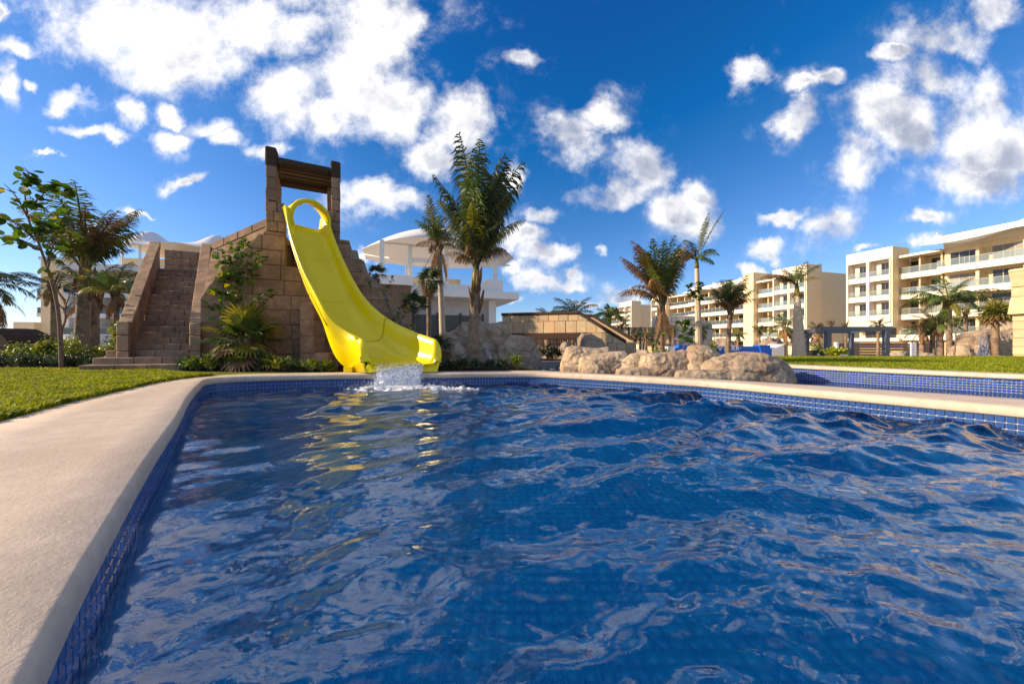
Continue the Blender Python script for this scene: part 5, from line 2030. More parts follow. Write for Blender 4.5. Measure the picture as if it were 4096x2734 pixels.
# solid core and far parapet
cr = MB(BO)
poly = [bp_(2008, bz(2000, 1362), -.02), bp_(2008, btop(2014) - .01, -.02), bp_(2316, btop(2316) - .01, -.02), bp_(2500, btop(2500) - .01, -.02), bp_(2500, 0.1, -.02), bp_(2330, 0.1, -.02), bp_(2330, zbot + .01, -.02), bp_(2050, zbot + .01, -.02), bp_(2040, bz(2000, 1362), -.02)]
cr.prism(poly, (0, 0, 0), tuple(-bn * 0.2))
cr.build('parapet_core', M_sandg, br)
cr = MB(BO)
bk = -bn * 1.25
poly2 = [bp_(2030, zbot, 0), bp_(2030, btop(2030), 0), bp_(2330, btop(2316), 0), bp_(2520, btop(2500) + .02, 0), bp_(2520, 0.1, 0), bp_(2340, 0.1, 0), bp_(2330, zbot, 0)]
cr.prism([p + bk for p in poly2], (0, 0, 0), tuple(-bn * 0.2))
cr.build('rear_parapet', M_sand, br)
cr = MB(BO)
cr.prism([bp_(2050, zbot - .02, -.06), bp_(2340, zbot - .02, -.06), bp_(2340, zbot - .02, -1.3), bp_(2050, zbot - .02, -1.3)], (0, 0, 0), (0, 0, 0.09))
cr.build('deck', M_sandg, br)
for (p0, p1, up0) in ((2005, 2316, 0), (2316, 2502, 1)):
    z0_, z1_ = (btop(2014), btop(2316)) if not up0 else (btop(2316), btop(2500))
    bridge_stone(p0, p1, z0_ - .004, z1_ - .004, z0_ + .085, z1_ + .085, 'coping_stone', M_dark, -0.24, 0.035, 0.02)
    a, b = bp_(p0, 0), bp_(p1, 0)
for (p0, p1, z0_, z1_) in ((2030, 2333, btop(2030), btop(2316)), (2333, 2524, btop(2316), btop(2500) + .02)):
    bridge_stone(p0, p1, z0_ + .002, z1_ + .002, z0_ + .09, z1_ + .09, 'coping_stone', M_dark, -1.49, -1.21, 0.02)
bridge_stone(2050, 2318, zbot - .19, zbot - .19, zbot - .004, zbot - .004, 'lintel', M_dark, -0.3, 0.04, 0.015)
for k in range(9):
    q = k / 9
    zt = btop(2316) - .25 - (btop(2316) - .3) * (k + 1) / 9
    a, b = bp_(2316 + (2500 - 2316) * q, 0, -.22), bp_(2316 + (2500 - 2316) * (k + 1) / 9, 0, -.22)
    c, d = a - bn * 1.0, b - bn * 1.0
    up_ = lambda p, z: Vector((p.x, p.y, z))
    block('step', [up_(a, 0.05), up_(b, 0.05), up_(c, 0.05), up_(d, 0.05), up_(a, zt), up_(b, zt), up_(c, zt), up_(d, zt)], 0.01, M_sand, br, BO)

# ---------------------------------------------------------------- banner of the surf machine
bn_o = thing('surf_machine', 'bright blue padded wall with pale lettering behind the boulders', 'sign', (XA(2900, 20), 20, gz(XA(2900, 20), 20)))
BNO = Vector(bn_o.location)
x0, x1 = XA(2705, 20), XA(3115, 20)
zt, zb = ZA(1383, 20), ZA(1440, 20)
MB(BNO).box(XA(2760, 20), XA(3042, 20), 20.0, 20.3, zb - .2, zt - .02).build('panel', M_blue, bn_o)
for (a, b, sk) in ((2705, 2742, 10), (3042, 3078, -10), (3050, 3080, -14)):
    if (a, b) == (3050, 3080):
        continue
    mb = MB(BNO)
    xa, xb = XA(a, 20), XA(b, 20)
    s_ = sk / F * 20
    mb.prism([Vector((xa - s_ * .8, 19.9, zb - .2)), Vector((xb - s_ * .2, 19.9, zb - .2)), Vector((xb + s_ * .2, 19.9, zt + .05)), Vector((xa + s_ * .8, 19.9, zt + .05))], (0, 0, 0), (0, 0.6, 0))
    mb.build('padded_end', M_blue, bn_o)
MB(BNO).box(XA(2742, 20), XA(2760, 20), 20.02, 20.3, zb - .2, zt - .22).build('panel', M_blue, bn_o)
wv_ = MB(BNO)
wv_.prism([Vector((XA(3082, 20), 19.9, zb - .3)), Vector((XA(3132, 20), 19.9, zb - .3)), Vector((XA(3132, 20), 19.9, ZA(1376, 20))), Vector((XA(3084, 20), 19.9, ZA(1396, 20)))], (0, 0, 0), (0, 1.2, 0))
wv_.build('white_wing_wall', M_white, bn_o)
wv_ = MB(BNO)
wv_.box(XA(2665, 20), XA(2694, 20), 19.8, 20.4, zb - .3, ZA(1385, 20)).build('white_wing_wall', M_white, bn_o)


def text_mesh(body, size, bold=0.0):
    cu = bpy.data.curves.new('lettering', 'FONT')
    cu.body = body
    cu.size = size
    cu.extrude = 0.012
    cu.offset = bold
    o = bpy.data.objects.new('lettering_tmp', cu)
    COL.objects.link(o)
    dg = bpy.context.evaluated_depsgraph_get()
    me = bpy.data.meshes.new_from_object(o.evaluated_get(dg))
    bpy.data.objects.remove(o)
    me.materials.clear()
    me.materials.append(M_letter)
    return me


ls = 0.42
for body, pa, pb, bold in (('FLOW', 2785, 2893, 0.012), ('RIDER', 2896, 2958, 0.0), ('\u00ae', 2961, 2966, 0.0)):
    me = text_mesh(body, ls if len(body) > 1 else 0.14, bold)
    co = np.empty(len(me.vertices) * 3, np.float32)
    me.vertices.foreach_get('co', co)
    co = co.reshape(-1, 3)
    wtxt = co[:, 0].max() - co[:, 0].min()
    xa, xb = XA(pa, 19.97), XA(pb, 19.97)
    sc_ = (xb - xa) / wtxt
    zt_ = ZA(1401 if len(body) > 1 else 1394, 19.97)
    put('lettering', me, bn_o, Vector((xa - co[:, 0].min() * sc_, 19.97, zt_)) - BNO, (R(90), 0, 0), (sc_, 0.95 if len(body) > 1 else sc_, 1))

# dark fence and rough stone block behind the bridge stairs
fn = thing('slatted_fence', 'charcoal horizontal slat fence panels right of the bridge stairs', 'fence', (XA(2480, 24), 24, -.9))
for k in range(4):
    a, b = XA(2470 + k * 46, 24), XA(2470 + (k + 1) * 46, 24)
    for s in range(10):
        z0_ = ZA(1350, 24) + (ZA(1308, 24) - ZA(1350, 24)) * s / 10
        MB(fn.location).box(a + .06, b - .06, 24, 24.05, z0_ + .005, z0_ + .062).build('slat', M_fence, fn)
    MB(fn.location).box(a - .05, a + .05, 23.96, 24.09, -.9, ZA(1306, 24)).build('post', M_fence, fn)
kb = thing('kiosk', 'small kiosk with dark flat roof left of the tall brown palm', 'building', (XA(2590, 23), 23, -.9))
KB = Vector(kb.location)
MB(KB).box(XA(2560, 23), XA(2632, 23), 22.6, 24, ZA(1362, 23), ZA(1353, 23)).build('roof', M_dark, kb)
for p in (2568, 2606):
    MB(KB).box(XA(p, 23), XA(p + 4, 23), 22.8, 22.9, -.9, ZA(1362, 23) - .002).build('post', M_black, kb)
MB(KB).box(XA(2570, 23), XA(2604, 23), 23.4, 23.5, -.9, ZA(1400, 23)).build('counter', M_cream, kb)
MB(KB).box(XA(2612, 23), XA(2655, 23), 22.7, 23.9, -.9, ZA(1364, 23)).build('wall', M_sand, kb)
st = thing('stone_block_house', 'rough pale stone clad block behind the tall brown palm', 'building', (XA(2740, 30), 30, -1.4))
SBO = Vector(st.location)
z_t = ZA(1262, 30)
xs = np.linspace(XA(2664, 30), XA(2776, 30), 6)
for r_ in range(8):
    za, zb_ = -1.4 + (z_t + 1.4) * r_ / 8, -1.4 + (z_t + 1.4) * (r_ + 1) / 8
    for k in range(5):
        o = rnd.uniform(0, .05)
        block('stone', cbox(xs[k] + .01, xs[k + 1] - .01, 30 - o, 30.4, za + .01, zb_ - .01), 0.03, M_shade if False else M_rock_pale, st, SBO)
MB(SBO).add([(xs[-1], 30.0, -1.4), (XA(2850, 33), 33, -1.4), (XA(2850, 33), 33, ZA(1296, 33)), (xs[-1], 30.0, z_t)], [(0, 1, 2, 3)]).build('side_wall', M_rock_pale, st)
MB(SBO).box(xs[0], xs[-1], 30.06, 33, -1.4, z_t - .02).build('core', M_rock_pale, st)

# ---------------------------------------------------------------- pergola on the right
pg = thing('pergola', 'slate grey steel pergola standing on the lawn before the hotel', 'pergola', (XA(3400, 17.5), 17.5, gz(18, 17.5)))
PGO = Vector(pg.location)
Yn, Yf = 16.0, 20.5
cor = {'nl': (3310, Yn), 'nr': (3544, Yn), 'fl': (3227, Yf), 'fr': (3405, Yf)}
zt = ZA(1306, Yn)
for kx in cor.values():
    x = XA(*kx)
    MB(PGO).box(x - .09, x + .09, kx[1] - .09, kx[1] + .09, gz(x, kx[1]) - .3, zt - .19).build('post', M_steel, pg)


def beam(a, b, z0, z1, w, ext=0.25, nm='beam'):
    a, b = Vector((XA(*a), a[1], 0)), Vector((XA(*b), b[1], 0))
    d = (b - a).normalized()
    n = Vector((-d.y, d.x, 0)) * w
    a, b = a - d * ext, b + d * ext
    MB(PGO).prism([a - n + Vector((0, 0, z0)), b - n + Vector((0, 0, z0)), b + n + Vector((0, 0, z0)), a + n + Vector((0, 0, z0))], (0, 0, 0), (0, 0, z1 - z0)).build(nm, M_steel, pg)


beam(cor['nl'], cor['nr'], zt - .19, zt, .07)
beam(cor['fl'], cor['fr'], zt - .19, zt, .07)
beam(cor['nl'], cor['fl'], zt - .187, zt - .003, .06, -0.075)
beam(cor['nr'], cor['fr'], zt - .187, zt - .003, .06, -0.075)
for k in range(1, 6):
    q = k / 6
    a = (3310 + (3227 - 3310) * q, Yn + (Yf - Yn) * q)
    a = (2048 + (XA(*cor['nl']) * (1 - q) + XA(*cor['fl']) * q) / (Yn + (Yf - Yn) * q) * F, Yn + (Yf - Yn) * q)
    b = (2048 + (XA(*cor['nr']) * (1 - q) + XA(*cor['fr']) * q) / (Yn + (Yf - Yn) * q) * F, Yn + (Yf - Yn) * q)
    if k in (2, 4):
        beam(a, b, zt - .12, zt - .01, .03, -0.08, 'rafter')

# sandstone column at the right edge: courses with a flared head
sc = thing('sandstone_column', 'tall sandstone block column with flared head at the right edge', 'column', (XA(4120, 13.9), 13.3, 0.1))
SCO = Vector(sc.location)
zs = [0.05] + [ZA(p, 13.9) for p in (1418, 1386, 1352, 1318, 1286, 1258)]
for k in range(len(zs) - 1):
    j = rnd.uniform(-.015, .015)
    block('course_block', cbox(XA(4049, 13.9) + j, XA(4200, 13.9), 12.7, 13.9, zs[k] + .004, zs[k + 1] - .004), 0.02, M_sand, sc, SCO)
for k, (p0, p1, a, b) in enumerate(((1258, 1190, 4027, 4040), (1190, 1150, 4043, 4043), (1150, 1138, 4038, 4036), (1138, 1090, 4046, 4031), (1090, 1078, 4029, 4034))):
    z0_, z1_ = ZA(p0, 13.9), ZA(p1, 13.9)
    xa, xb, xr = XA(a, 13.9), XA(b, 13.9), XA(4210, 13.9)
    e0, e1 = XA(4049, 13.9) - xa, XA(4049, 13.9) - xb
    c8 = [(xa, 12.7 - e0, z0_ + .003), (xr, 12.7 - e0, z0_ + .003), (xa, 13.9, z0_ + .003), (xr, 13.9, z0_ + .003), (xb, 12.7 - e1, z1_ - .003), (xr, 12.7 - e1, z1_ - .003), (xb, 13.9, z1_ - .003), (xr, 13.9, z1_ - .003)]
    block('capital_block', c8, 0.02, M_sand, sc, SCO)

# dark cabinet, low wall and wooden garden walls by the pergola
cb = thing('metal_cabinet', 'dark brown metal cabinet with white notice beside the pergola post', 'cabinet', (XA(3277, 18), 18, gz(16, 18)))
MB(cb.location).box(XA(3255, 18), XA(3300, 18), 18, 18.5, gz(16, 18), ZA(1404, 18)).build('body', M_black, cb)
MB(cb.location).box(XA(3253, 18), XA(3302, 18), 17.97, 18.53, ZA(1404, 18) + .002, ZA(1401, 18)).build('lid', M_black, cb)
MB(cb.location).box(XA(3268, 18), XA(3277, 18), 17.985, 17.995, ZA(1420, 18), ZA(1413, 18)).build('notice', M_white, cb)
lw = thing('low_garden_wall', 'pale low rendered wall seen through the pergola', 'wall', (XA(3350, 26), 26, gz(25, 26)))
MB(lw.location).box(XA(3290, 26), XA(3398, 26), 26, 26.3, gz(25, 26) - .3, ZA(1408, 26)).build('wall_face', M_shade, lw)
MB(lw.location).box(XA(3289, 26), XA(3399, 26), 25.97, 26.33, ZA(1408, 26) + .002, ZA(1404, 26)).build('wall_cap', M_white, lw)
for i, (pa, pb, lab) in enumerate(((3352, 3535, 'brown slatted garden wall behind the pergola posts'), (3550, 3640, 'brown slatted garden wall right of the pergola'), (3662, 3730, 'short brown slatted garden wall behind the small palms'))):
    Yw = 36
    gw = thing('slatted_garden_wall', lab, 'wall', (XA((pa + pb) / 2, Yw), Yw, -1.7))
    z1_, z0_ = ZA(1372, Yw), -1.75
    for s in range(9):
        a, b = z0_ + (z1_ - z0_) * s / 9, z0_ + (z1_ - z0_) * (s + 1) / 9 - .03
        MB(gw.location).box(XA(pa, Yw), XA(pb, Yw), Yw, Yw + .1, a, b).build('board', M_woodw, gw)
    MB(gw.location).box(XA(pa, Yw) - .25, XA(pa, Yw) - .01, Yw - .1, Yw + .2, z0_, z1_ + .1).build('end_post', M_white, gw)
    MB(gw.location).box(XA(pb, Yw) + .01, XA(pb, Yw) + .25, Yw - .1, Yw + .2, z0_, z1_ + .1).build('end_post', M_white, gw)

# dark roofed stone pier at the left edge
pr = thing('stone_pier', 'brown stone pier with dark sloping cap at the left edge', 'pier', (XA(0, 8.5), 8.5, 0.2))
PRO = Vector(pr.location)
for k in range(3):
    z0_, z1_ = 0.2 + (ZA(1384, 8.5) - .2) * k / 3, 0.2 + (ZA(1384, 8.5) - .2) * (k + 1) / 3
    block('pier_block', cbox(XA(-60, 8.5), XA(33, 8.5), 8.5, 9.2, z0_ + .003, z1_ - .003), 0.015, M_brown, pr, PRO)
zc = ZA(1384, 8.5)
mb = MB(PRO)
mb.prism([Vector((XA(-60, 8.4), 8.4, zc)), Vector((XA(32, 8.4), 8.4, zc)), Vector((XA(31, 8.4), 8.4, zc + .1)), Vector((XA(8, 8.4), 8.4, ZA(1340, 8.4))), Vector((XA(-60, 8.4), 8.4, ZA(1310, 8.4)))], (0, 0, 0), (0, 0.9, 0))
mb.build('cap', M_dark, pr)
# ================================================================== rocks round the channel and the bridge
rock2('boulder', 'long pale topped boulder nearest the bridge at the channel bend', [(2240, 1486), (2246, 1448), (2257, 1412), (2268, 1386), (2297, 1381), (2342, 1386), (2400, 1391), (2431, 1386), (2442, 1402), (2462, 1500)], 6.95, 0.40, 3, z0=0.06)
rock2('boulder', 'low grey tan boulder second from the bridge in the row', [(2300, 1495), (2326, 1428), (2400, 1413), (2463, 1404), (2498, 1403), (2516, 1420), (2545, 1510)], 6.5, 0.32, 8, z0=0.05)
rock2('boulder', 'small humped boulder third from the bridge in the row', [(2462, 1500), (2480, 1436), (2520, 1416), (2561, 1406), (2579, 1397), (2598, 1408), (2612, 1440), (2622, 1510)], 6.35, 0.28, 11, z0=0.05)
rock2('boulder', 'streaked tan boulder left of the upright sunlit block', [(2540, 1505), (2552, 1455), (2568, 1422), (2601, 1413), (2664, 1408), (2709, 1406), (2735, 1398), (2754, 1406), (2790, 1510)], 6.12, 0.32, 14, z0=0.04)
rock2('boulder', 'upright sunlit blocky boulder standing tallest in the row', [(2728, 1505), (2738, 1470), (2750, 1414), (2771, 1384), (2789, 1378), (2826, 1380), (2850, 1396), (2876, 1418), (2915, 1510)], 5.98, 0.30, 15, z0=0.04, amp=0.05, cell=1.6)
rock2('boulder', 'largest rounded boulder at the right end of the row by the tiled wall', [(2785, 1520), (2800, 1478), (2820, 1446), (2856, 1428), (2910, 1418), (2946, 1409), (2999, 1406), (3044, 1413), (3089, 1424), (3124, 1438), (3148, 1462), (3160, 1490), (3164, 1530)], 5.72, 0.40, 21, z0=0.02, cell=1.9)
for k, (ol, Y, sd) in enumerate((([(2243, 1510), (2252, 1466), (2330, 1464), (2420, 1470), (2500, 1476), (2520, 1520)], 6.45, 31), ([(2450, 1520), (2470, 1474), (2560, 1466), (2660, 1470), (2735, 1480), (2755, 1530)], 5.95, 33), ([(2690, 1530), (2710, 1478), (2820, 1478), (2920, 1474), (3040, 1482), (3130, 1490), (3155, 1535)], 5.42, 35))):
    rock2('ledge_rock', ['flat ledge rock at the foot of the boulder nearest the bridge', 'flat ledge rock at the coping in the middle of the boulder row', 'flat ledge rock at the coping under the largest boulder'][k], ol, Y, 0.16, sd, z0=-0.02, nv=36, amp=0.04)
# rocks carrying the bridge on the left, with the little waterfall
rock2('rock_outcrop', 'tall sculpted rock outcrop right of the big palm trunk', [(1755, 1478), (1770, 1400), (1800, 1330), (1850, 1290), (1910, 1283), (1960, 1292), (2002, 1284), (2022, 1290), (1990, 1330), (1975, 1400), (1985, 1478)][:8] + [(2040, 1330), (2060, 1478)], 9.2, 0.55, 41, z0=0.15, amp=0.16, cell=1.5)
rock2('rock_outcrop', 'grey rock slope just right of the slide end', [(1690, 1480), (1715, 1400), (1750, 1345), (1790, 1325), (1830, 1345), (1860, 1400), (1885, 1480)], 8.3, 0.5, 43, z0=0.15, amp=0.1, cell=1.8)
rock2('rock_outcrop', 'sculpted rock pier under the left end of the bridge', [(1960, 1480), (1975, 1420), (2005, 1375), (2040, 1338), (2085, 1340), (2138, 1352), (2152, 1400), (2158, 1440), (2166, 1480)], 8.9, 0.55, 47, z0=0.1, amp=0.12, cell=1.7)
rock2('rock_outcrop', 'overhanging pale rock beneath the bridge stairs', [(2300, 1460), (2303, 1380), (2306, 1352), (2330, 1330), (2362, 1331), (2400, 1352), (2428, 1382), (2440, 1460)], 9.2, 0.4, 53, z0=0.1, amp=0.10, cell=1.9)
# beyond the bridge and in the middle distance
rock('background_rock', 'grey rock pile seen under the bridge', 2195, 14.0, 1380, 62, 0.7, 61, z0=-.3, mat=M_rock_g, cuts=9, sub=4, rough=.3)
rock('background_rock', 'second grey rock seen under the bridge near its right pier', 2268, 13.6, 1376, 62, 0.7, 62, z0=-.3, mat=M_rock_g, cuts=9, sub=4, rough=.3)
rock('background_rock', 'reddish rock mound left of the blue banner', 2690, 24, 1350, 60, 0.8, 63, z0=-1.0, mat=M_rock_g, cuts=9, sub=4, rough=.3)
rock('background_rock', 'reddish rock mound above the blue banner', 2895, 27, 1354, 62, 0.8, 64, z0=-1.2, mat=M_rock_g, cuts=9, sub=4, rough=.3)
rock('background_rock', 'reddish rock mound right of the blue banner', 3080, 26, 1340, 62, 0.9, 65, z0=-1.2, mat=M_rock_g, cuts=9, sub=4, rough=.3)
rock('lawn_boulder', 'grey boulder on the lawn edge right of the pergola', 3602, 12.5, 1404, 40, 0.3, 66, z0=0.05, mat=M_rock_g, cuts=8, sub=4)
rock('lawn_boulder', 'smaller upright grey boulder under the small palms', 3704, 12.5, 1408, 22, 0.22, 67, z0=0.05, mat=M_rock_g, cuts=8, sub=4)
# waterfall rock on the right
rock2('waterfall_rock', 'big overhanging waterfall rock beside the sandstone column', [(3880, 1440), (3888, 1380), (3905, 1335), (3950, 1318), (4000, 1292), (4030, 1282), (4056, 1284), (4075, 1300), (4085, 1440)], 17.4, 1.0, 71, z0=-.6, amp=.25, cell=.8)
rock2('waterfall_rock', 'overhanging left lip of the right hand waterfall', [(3832, 1378), (3836, 1345), (3860, 1338), (3900, 1322), (3940, 1318), (3962, 1330), (3970, 1378)], 16.5, 0.55, 73, z0=0.66, amp=.15, cell=1.0, nv=40)
rock2('waterfall_rock', 'squat rock at the left foot of the right hand waterfall', [(3818, 1440), (3822, 1402), (3840, 1380), (3868, 1378), (3876, 1400), (3880, 1440)], 15.8, 0.45, 75, z0=-.3, amp=.1, cell=1.2, nv=40)
rock2('waterfall_rock', 'low rim stones in front of the right hand waterfall pool', [(3850, 1445), (3865, 1428), (3930, 1424), (3990, 1420), (4040, 1426), (4060, 1445)], 15.0, 0.25, 77, z0=-.2, amp=.07, cell=1.5, nv=36)


def fall(name, label, pts_top, pts_bot, Y0, Y1, seed):
    V, Q = [], []
    nx_, nz_ = 24, 20
    for j in range(nz_):
        q = j / (nz_ - 1)
        for i in range(nx_):
            a = i / (nx_ - 1)
            xa = pts_top[0] + (pts_top[1] - pts_top[0]) * a
            xb = pts_bot[0] + (pts_bot[1] - pts_bot[0]) * a
            Y = Y0 + (Y1 - Y0) * math.sqrt(q)
            p = P(xa + (xb - xa) * q, pts_top[2] + (pts_bot[2] - pts_top[2]) * q, Y)
            p.y += noise.noise(Vector((a * 9, q * 3, seed))) * 0.06
            V.append(tuple(p))
    for j in range(nz_ - 1):
        for i in range(nx_ - 1):
            p = j * nx_ + i
            Q.append((p, p + 1, p + nx_ + 1, p + nx_))
    return tag(put(name, np_mesh(name, np.array(V), np.array(Q), M_spray, True)), label, 'waterfall')


fall('waterfall', 'thin veil of water falling from the right hand rock lip', (3918, 3950, 1337), (3902, 3962, 1426), 15.9, 15.5, 3)
fall('waterfall', 'narrow spout of water falling behind the big palm trunk', (1932, 1946, 1372), (1962, 1980, 1462), 8.2, 7.9, 9)

# ================================================================== palms
G, Y_, B, D_ = M_frond, M_frond_y, M_frond_b, M_frond_d
# the big palm beside the slide
palm('tall wind blown coconut palm in front of the rocks beside the slide', 1890, 7.2, 1150, 0.14, 0.095,
     [(6, 84, 94, 20, 2.65, 1.15, G, 0.2, None), (6, 80, 92, 32, 2.35, 1.2, D_, 0.22, None), (5, 76, 84, 36, 2.5, 1.1, D_, 0.22, (-60, 60)), (7, 78, 90, 42, 1.85, 0.9, G, 0.21, None), (6, 74, 88, 60, 1.55, 1.0, Y_, 0.23, None), (6, 70, 84, 90, 1.2, 1.1, D_, 0.26, None), (4, 60, 76, 115, 0.9, 1.1, B, 0.3, None)], 4, lean_px=14, fibre=1.3, shaft=0.5, fl=0.25)
palm('slim palm with tied up crown left of the big palm', 1772, 11.5, 985, 0.115, 0.075,
     [(4, 78, 90, 25, 1.5, 0.4, Y_, 0.22, None), (8, 64, 84, 75, 1.2, 0.8, G, 0.3, None), (7, 30, 60, 100, 0.8, 0.9, B, 0.32, None), (6, -76, -50, 15, 1.1, 0.4, B, 0.22, None)], 5, mat=M_trunk_g, lean_px=-18, fibre=1.0)
fan_palm('short shaggy palm against the pavilion behind the slide', 1716, 10.5, 1120, 0.07, 0.07, 16, 0.5, -60, 85, [M_frond_d, M_frond, M_frond_b], 6, droop=0.5, fibre=1.2, skirt=5)
palm('coconut palm with backlit crown between stairs and sea grape', 326, 10.8, 1120, 0.18, 0.14,
     [(7, 70, 90, 40, 2.5, 0.95, G, 0.25, None), (6, 64, 82, 60, 2.1, 1.05, Y_, 0.27, None), (4, 60, 76, 75, 1.6, 0.8, D_, 0.26, None), (5, -78, -50, 20, 0.8, 0.5, B, 0.26, None), (4, 66, 80, 45, 2.2, 0.6, B, 0.21, (-45, 45))], 7, lean_px=14, fibre=1.5, shaft=0.4, fl=0.6)
palm('second coconut trunk close behind the left coconut palm', 374, 11.6, 1190, 0.15, 0.13,
     [(4, 60, 84, 60, 1.5, 0.7, D_, 0.28, None), (4, -70, -30, 40, 0.9, 0.6, B, 0.28, None)], 8, fibre=1.2)
palm('slim dark palm behind the sea grape trunk', 216, 12.5, 1150, 0.11, 0.08,
     [(8, 20, 75, 80, 1.1, 0.6, D_, 0.32, None), (3, -20, 20, 90, 0.9, 0.9, D_, 0.32, None), (3, -70, -40, 30, 0.7, 0.6, B, 0.3, None)], 9, fibre=.9)
palm('small palm just left of the stair parapet', 465, 10.2, 1180, 0.075, 0.06,
     [(8, 55, 88, 65, 1.15, 0.6, G, 0.3, None), (6, 30, 60, 95, 0.9, 0.8, Y_, 0.34, None), (5, -70, -30, 40, 0.7, 0.6, B, 0.3, None)], 10, fibre=1.0)
palm('palm at the left picture edge with only its fronds showing', -75, 9.5, 1140, 0.12, 0.09,
     [(12, 0, 70, 85, 1.2, 0.6, D_, 0.36, None), (8, -75, -30, 40, 1.2, 0.7, B, 0.3, None)], 11, fibre=1.0)
# middle distance
palm('tall palm with large dry brown crown behind the boulders', 2644, 16.0, 1220, 0.17, 0.125,
     [(6, 72, 90, 28, 3.2, 0.9, G, 0.22, (20, 160)), (9, 70, 84, 46, 3.1, 0.6, B, 0.2, (150, 215)), (4, 76, 88, 40, 3.0, 0.7, B, 0.2, (-30, 30)), (6, 74, 88, 35, 2.9, 0.6, G, 0.2, (200, 340)), (4, 55, 70, 95, 2.4, 0.9, B, 0.25, (120, 260)), (12, -88, -72, 8, 1.9, 0.3, B, 0.14, None)], 12, lean_px=4, fibre=1.6)
palm('smooth grey palm with one upright dead frond', 2795, 17.5, 1070, 0.18, 0.10,
     [(5, 30, 70, 100, 1.6, 0.9, G, 0.30, (120, 230)), (3, 74, 80, 18, 2.6, 0.6, D_, 0.15, (-25, 25)), (8, 20, 75, 95, 1.2, 0.8, G, 0.32, None)], 13, mat=M_trunk_g, lean_px=-8, fibre=0, shaft=0.5)
palm('palm with bushy drooping brown green crown before the banner', 2910, 17.0, 1250, 0.13, 0.09,
     [(9, 76, 90, 25, 1.85, 0.6, G, 0.24, None), (8, 66, 84, 60, 1.7, 0.75, D_, 0.26, None), (6, 60, 78, 85, 1.4, 0.9, B, 0.28, None)], 14, lean_px=12, fibre=1.8)
palm('bottle trunked royal palm with bent frond left of the pergola', 3196, 16.5, 1180, 0.30, 0.11,
     [(3, 38, 55, 75, 1.7, 0.8, B, 0.22, (165, 195)), (6, 60, 88, 60, 1.2, 0.7, G, 0.3, None), (3, 40, 70, 95, 1.0, 0.9, Y_, 0.3, None)], 15, mat=M_trunk_g, fibre=0.5, shaft=0.6, fl=0.0, lean_px=-8)
palm('broad crowned coconut palm before the right hotel wing', 3797, 21.0, 1205, 0.15, 0.12,
     [(4, 66, 88, 60, 1.9, 0.5, G, 0.30, None), (11, 28, 58, 85, 2.15, 0.85, G, 0.28, None), (6, 5, 40, 85, 2.0, 0.9, D_, 0.28, None), (2, -20, 0, 60, 1.9, 0.9, Y_, 0.26, (190, 250))], 16, fibre=1.0, lean_px=-2)
palm('green coconut palm standing behind the bridge parapet', 2296, 17.0, 1262, 0.13, 0.10,
     [(11, 30, 88, 75, 1.35, 0.6, D_, 0.32, None), (6, 10, 45, 85, 1.2, 0.8, G, 0.32, None)], 17, fibre=.8)
palm('drooping palm behind the upper end of the bridge stairs', 2436, 17.5, 1265, 0.13, 0.10,
     [(12, 10, 60, 105, 1.25, 0.8, G, 0.34, None), (4, 60, 85, 70, 0.8, 0.6, D_, 0.34, None)], 18, fibre=.8)
palm('frond tips of a palm peeping over the bridge', 2188, 16.0, 1268, 0.14, 0.11, [(9, 20, 80, 75, 0.75, 0.6, D_, 0.34, None)], 19, fibre=.6)
MID = [('small palm below the tall brown palm on its right', 2695, 26, 1318, .55, G), ('small palm below the tall brown palm on its left', 2652, 27, 1322, .5, D_), ('slim young palm in front of the kiosk', 2583, 21, 1338, .4, Y_),
       ('small bushy palm right of the grey palm trunk', 2806, 22, 1318, .85, G), ('bright young palm above the middle of the banner', 2952, 28, 1340, .75, Y_), ('round headed little palm above the banner end', 3038, 30, 1320, .7, G),
       ('tied up palm before the slatted fence', 2540, 23, 1336, .55, D_), ('palm clump behind the slanting stair coping', 2486, 24, 1310, .55, D_), ('shaggy palm right of the banner', 3142, 20, 1310, 1.1, G),
       ('stub headed palm behind the pergola beam', 3323, 30, 1292, .38, D_), ('second stub headed palm behind the pergola beam', 3382, 30, 1300, .4, B), ('palm seen through the middle of the pergola', 3512, 26, 1302, .75, D_),
       ('bushy palm at the left pergola post', 3272, 24, 1328, .85, D_), ('brown headed palm right of the pergola', 3688, 19, 1322, .85, B), ('leaning palm left of the broad coconut palm', 3730, 19, 1292, .95, B),
       ('greenish brown palm touching the broad coconut trunk', 3762, 18, 1300, 1.0, G), ('cropped palm stump with tiny green head', 3862, 20, 1245, .35, Y_)]
for i, (lab, px, Yp, pyc, L, m_) in enumerate(MID):
    palm(lab, px, Yp, pyc, 0.10 if L < .8 else .13, 0.08, [(7, 40, 88, 55, L, 0.6, m_, 0.36, None), (7, -5, 45, 85, L * .95, 0.8, G if m_ is not D_ else D_, 0.36, None), (5, -70, -20, 30, L * .8, 0.8, B, 0.34, None)], 30 + i, fibre=1.5)
fan_palm('spiky yucca headed palm before the sandstone column', 3982, 15.5, 1255, 0.12, 0.10, 46, 0.85, -55, 88, [Y_, M_frond, M_frond_y, M_frond_b], 60, droop=0.12, pet=0.3, fibre=1.6, nb=9)
fan_palm('low fan palm with glowing leaves against the tower wall', 985, 6.72, 1355, 0.07, 0.07, 24, 0.78, -45, 82, [Y_, M_frond, Y_, M_frond, Y_, M_frond_b], 61, droop=0.12, z0=0.25, fibre=.8, group='fan palms in the beds')
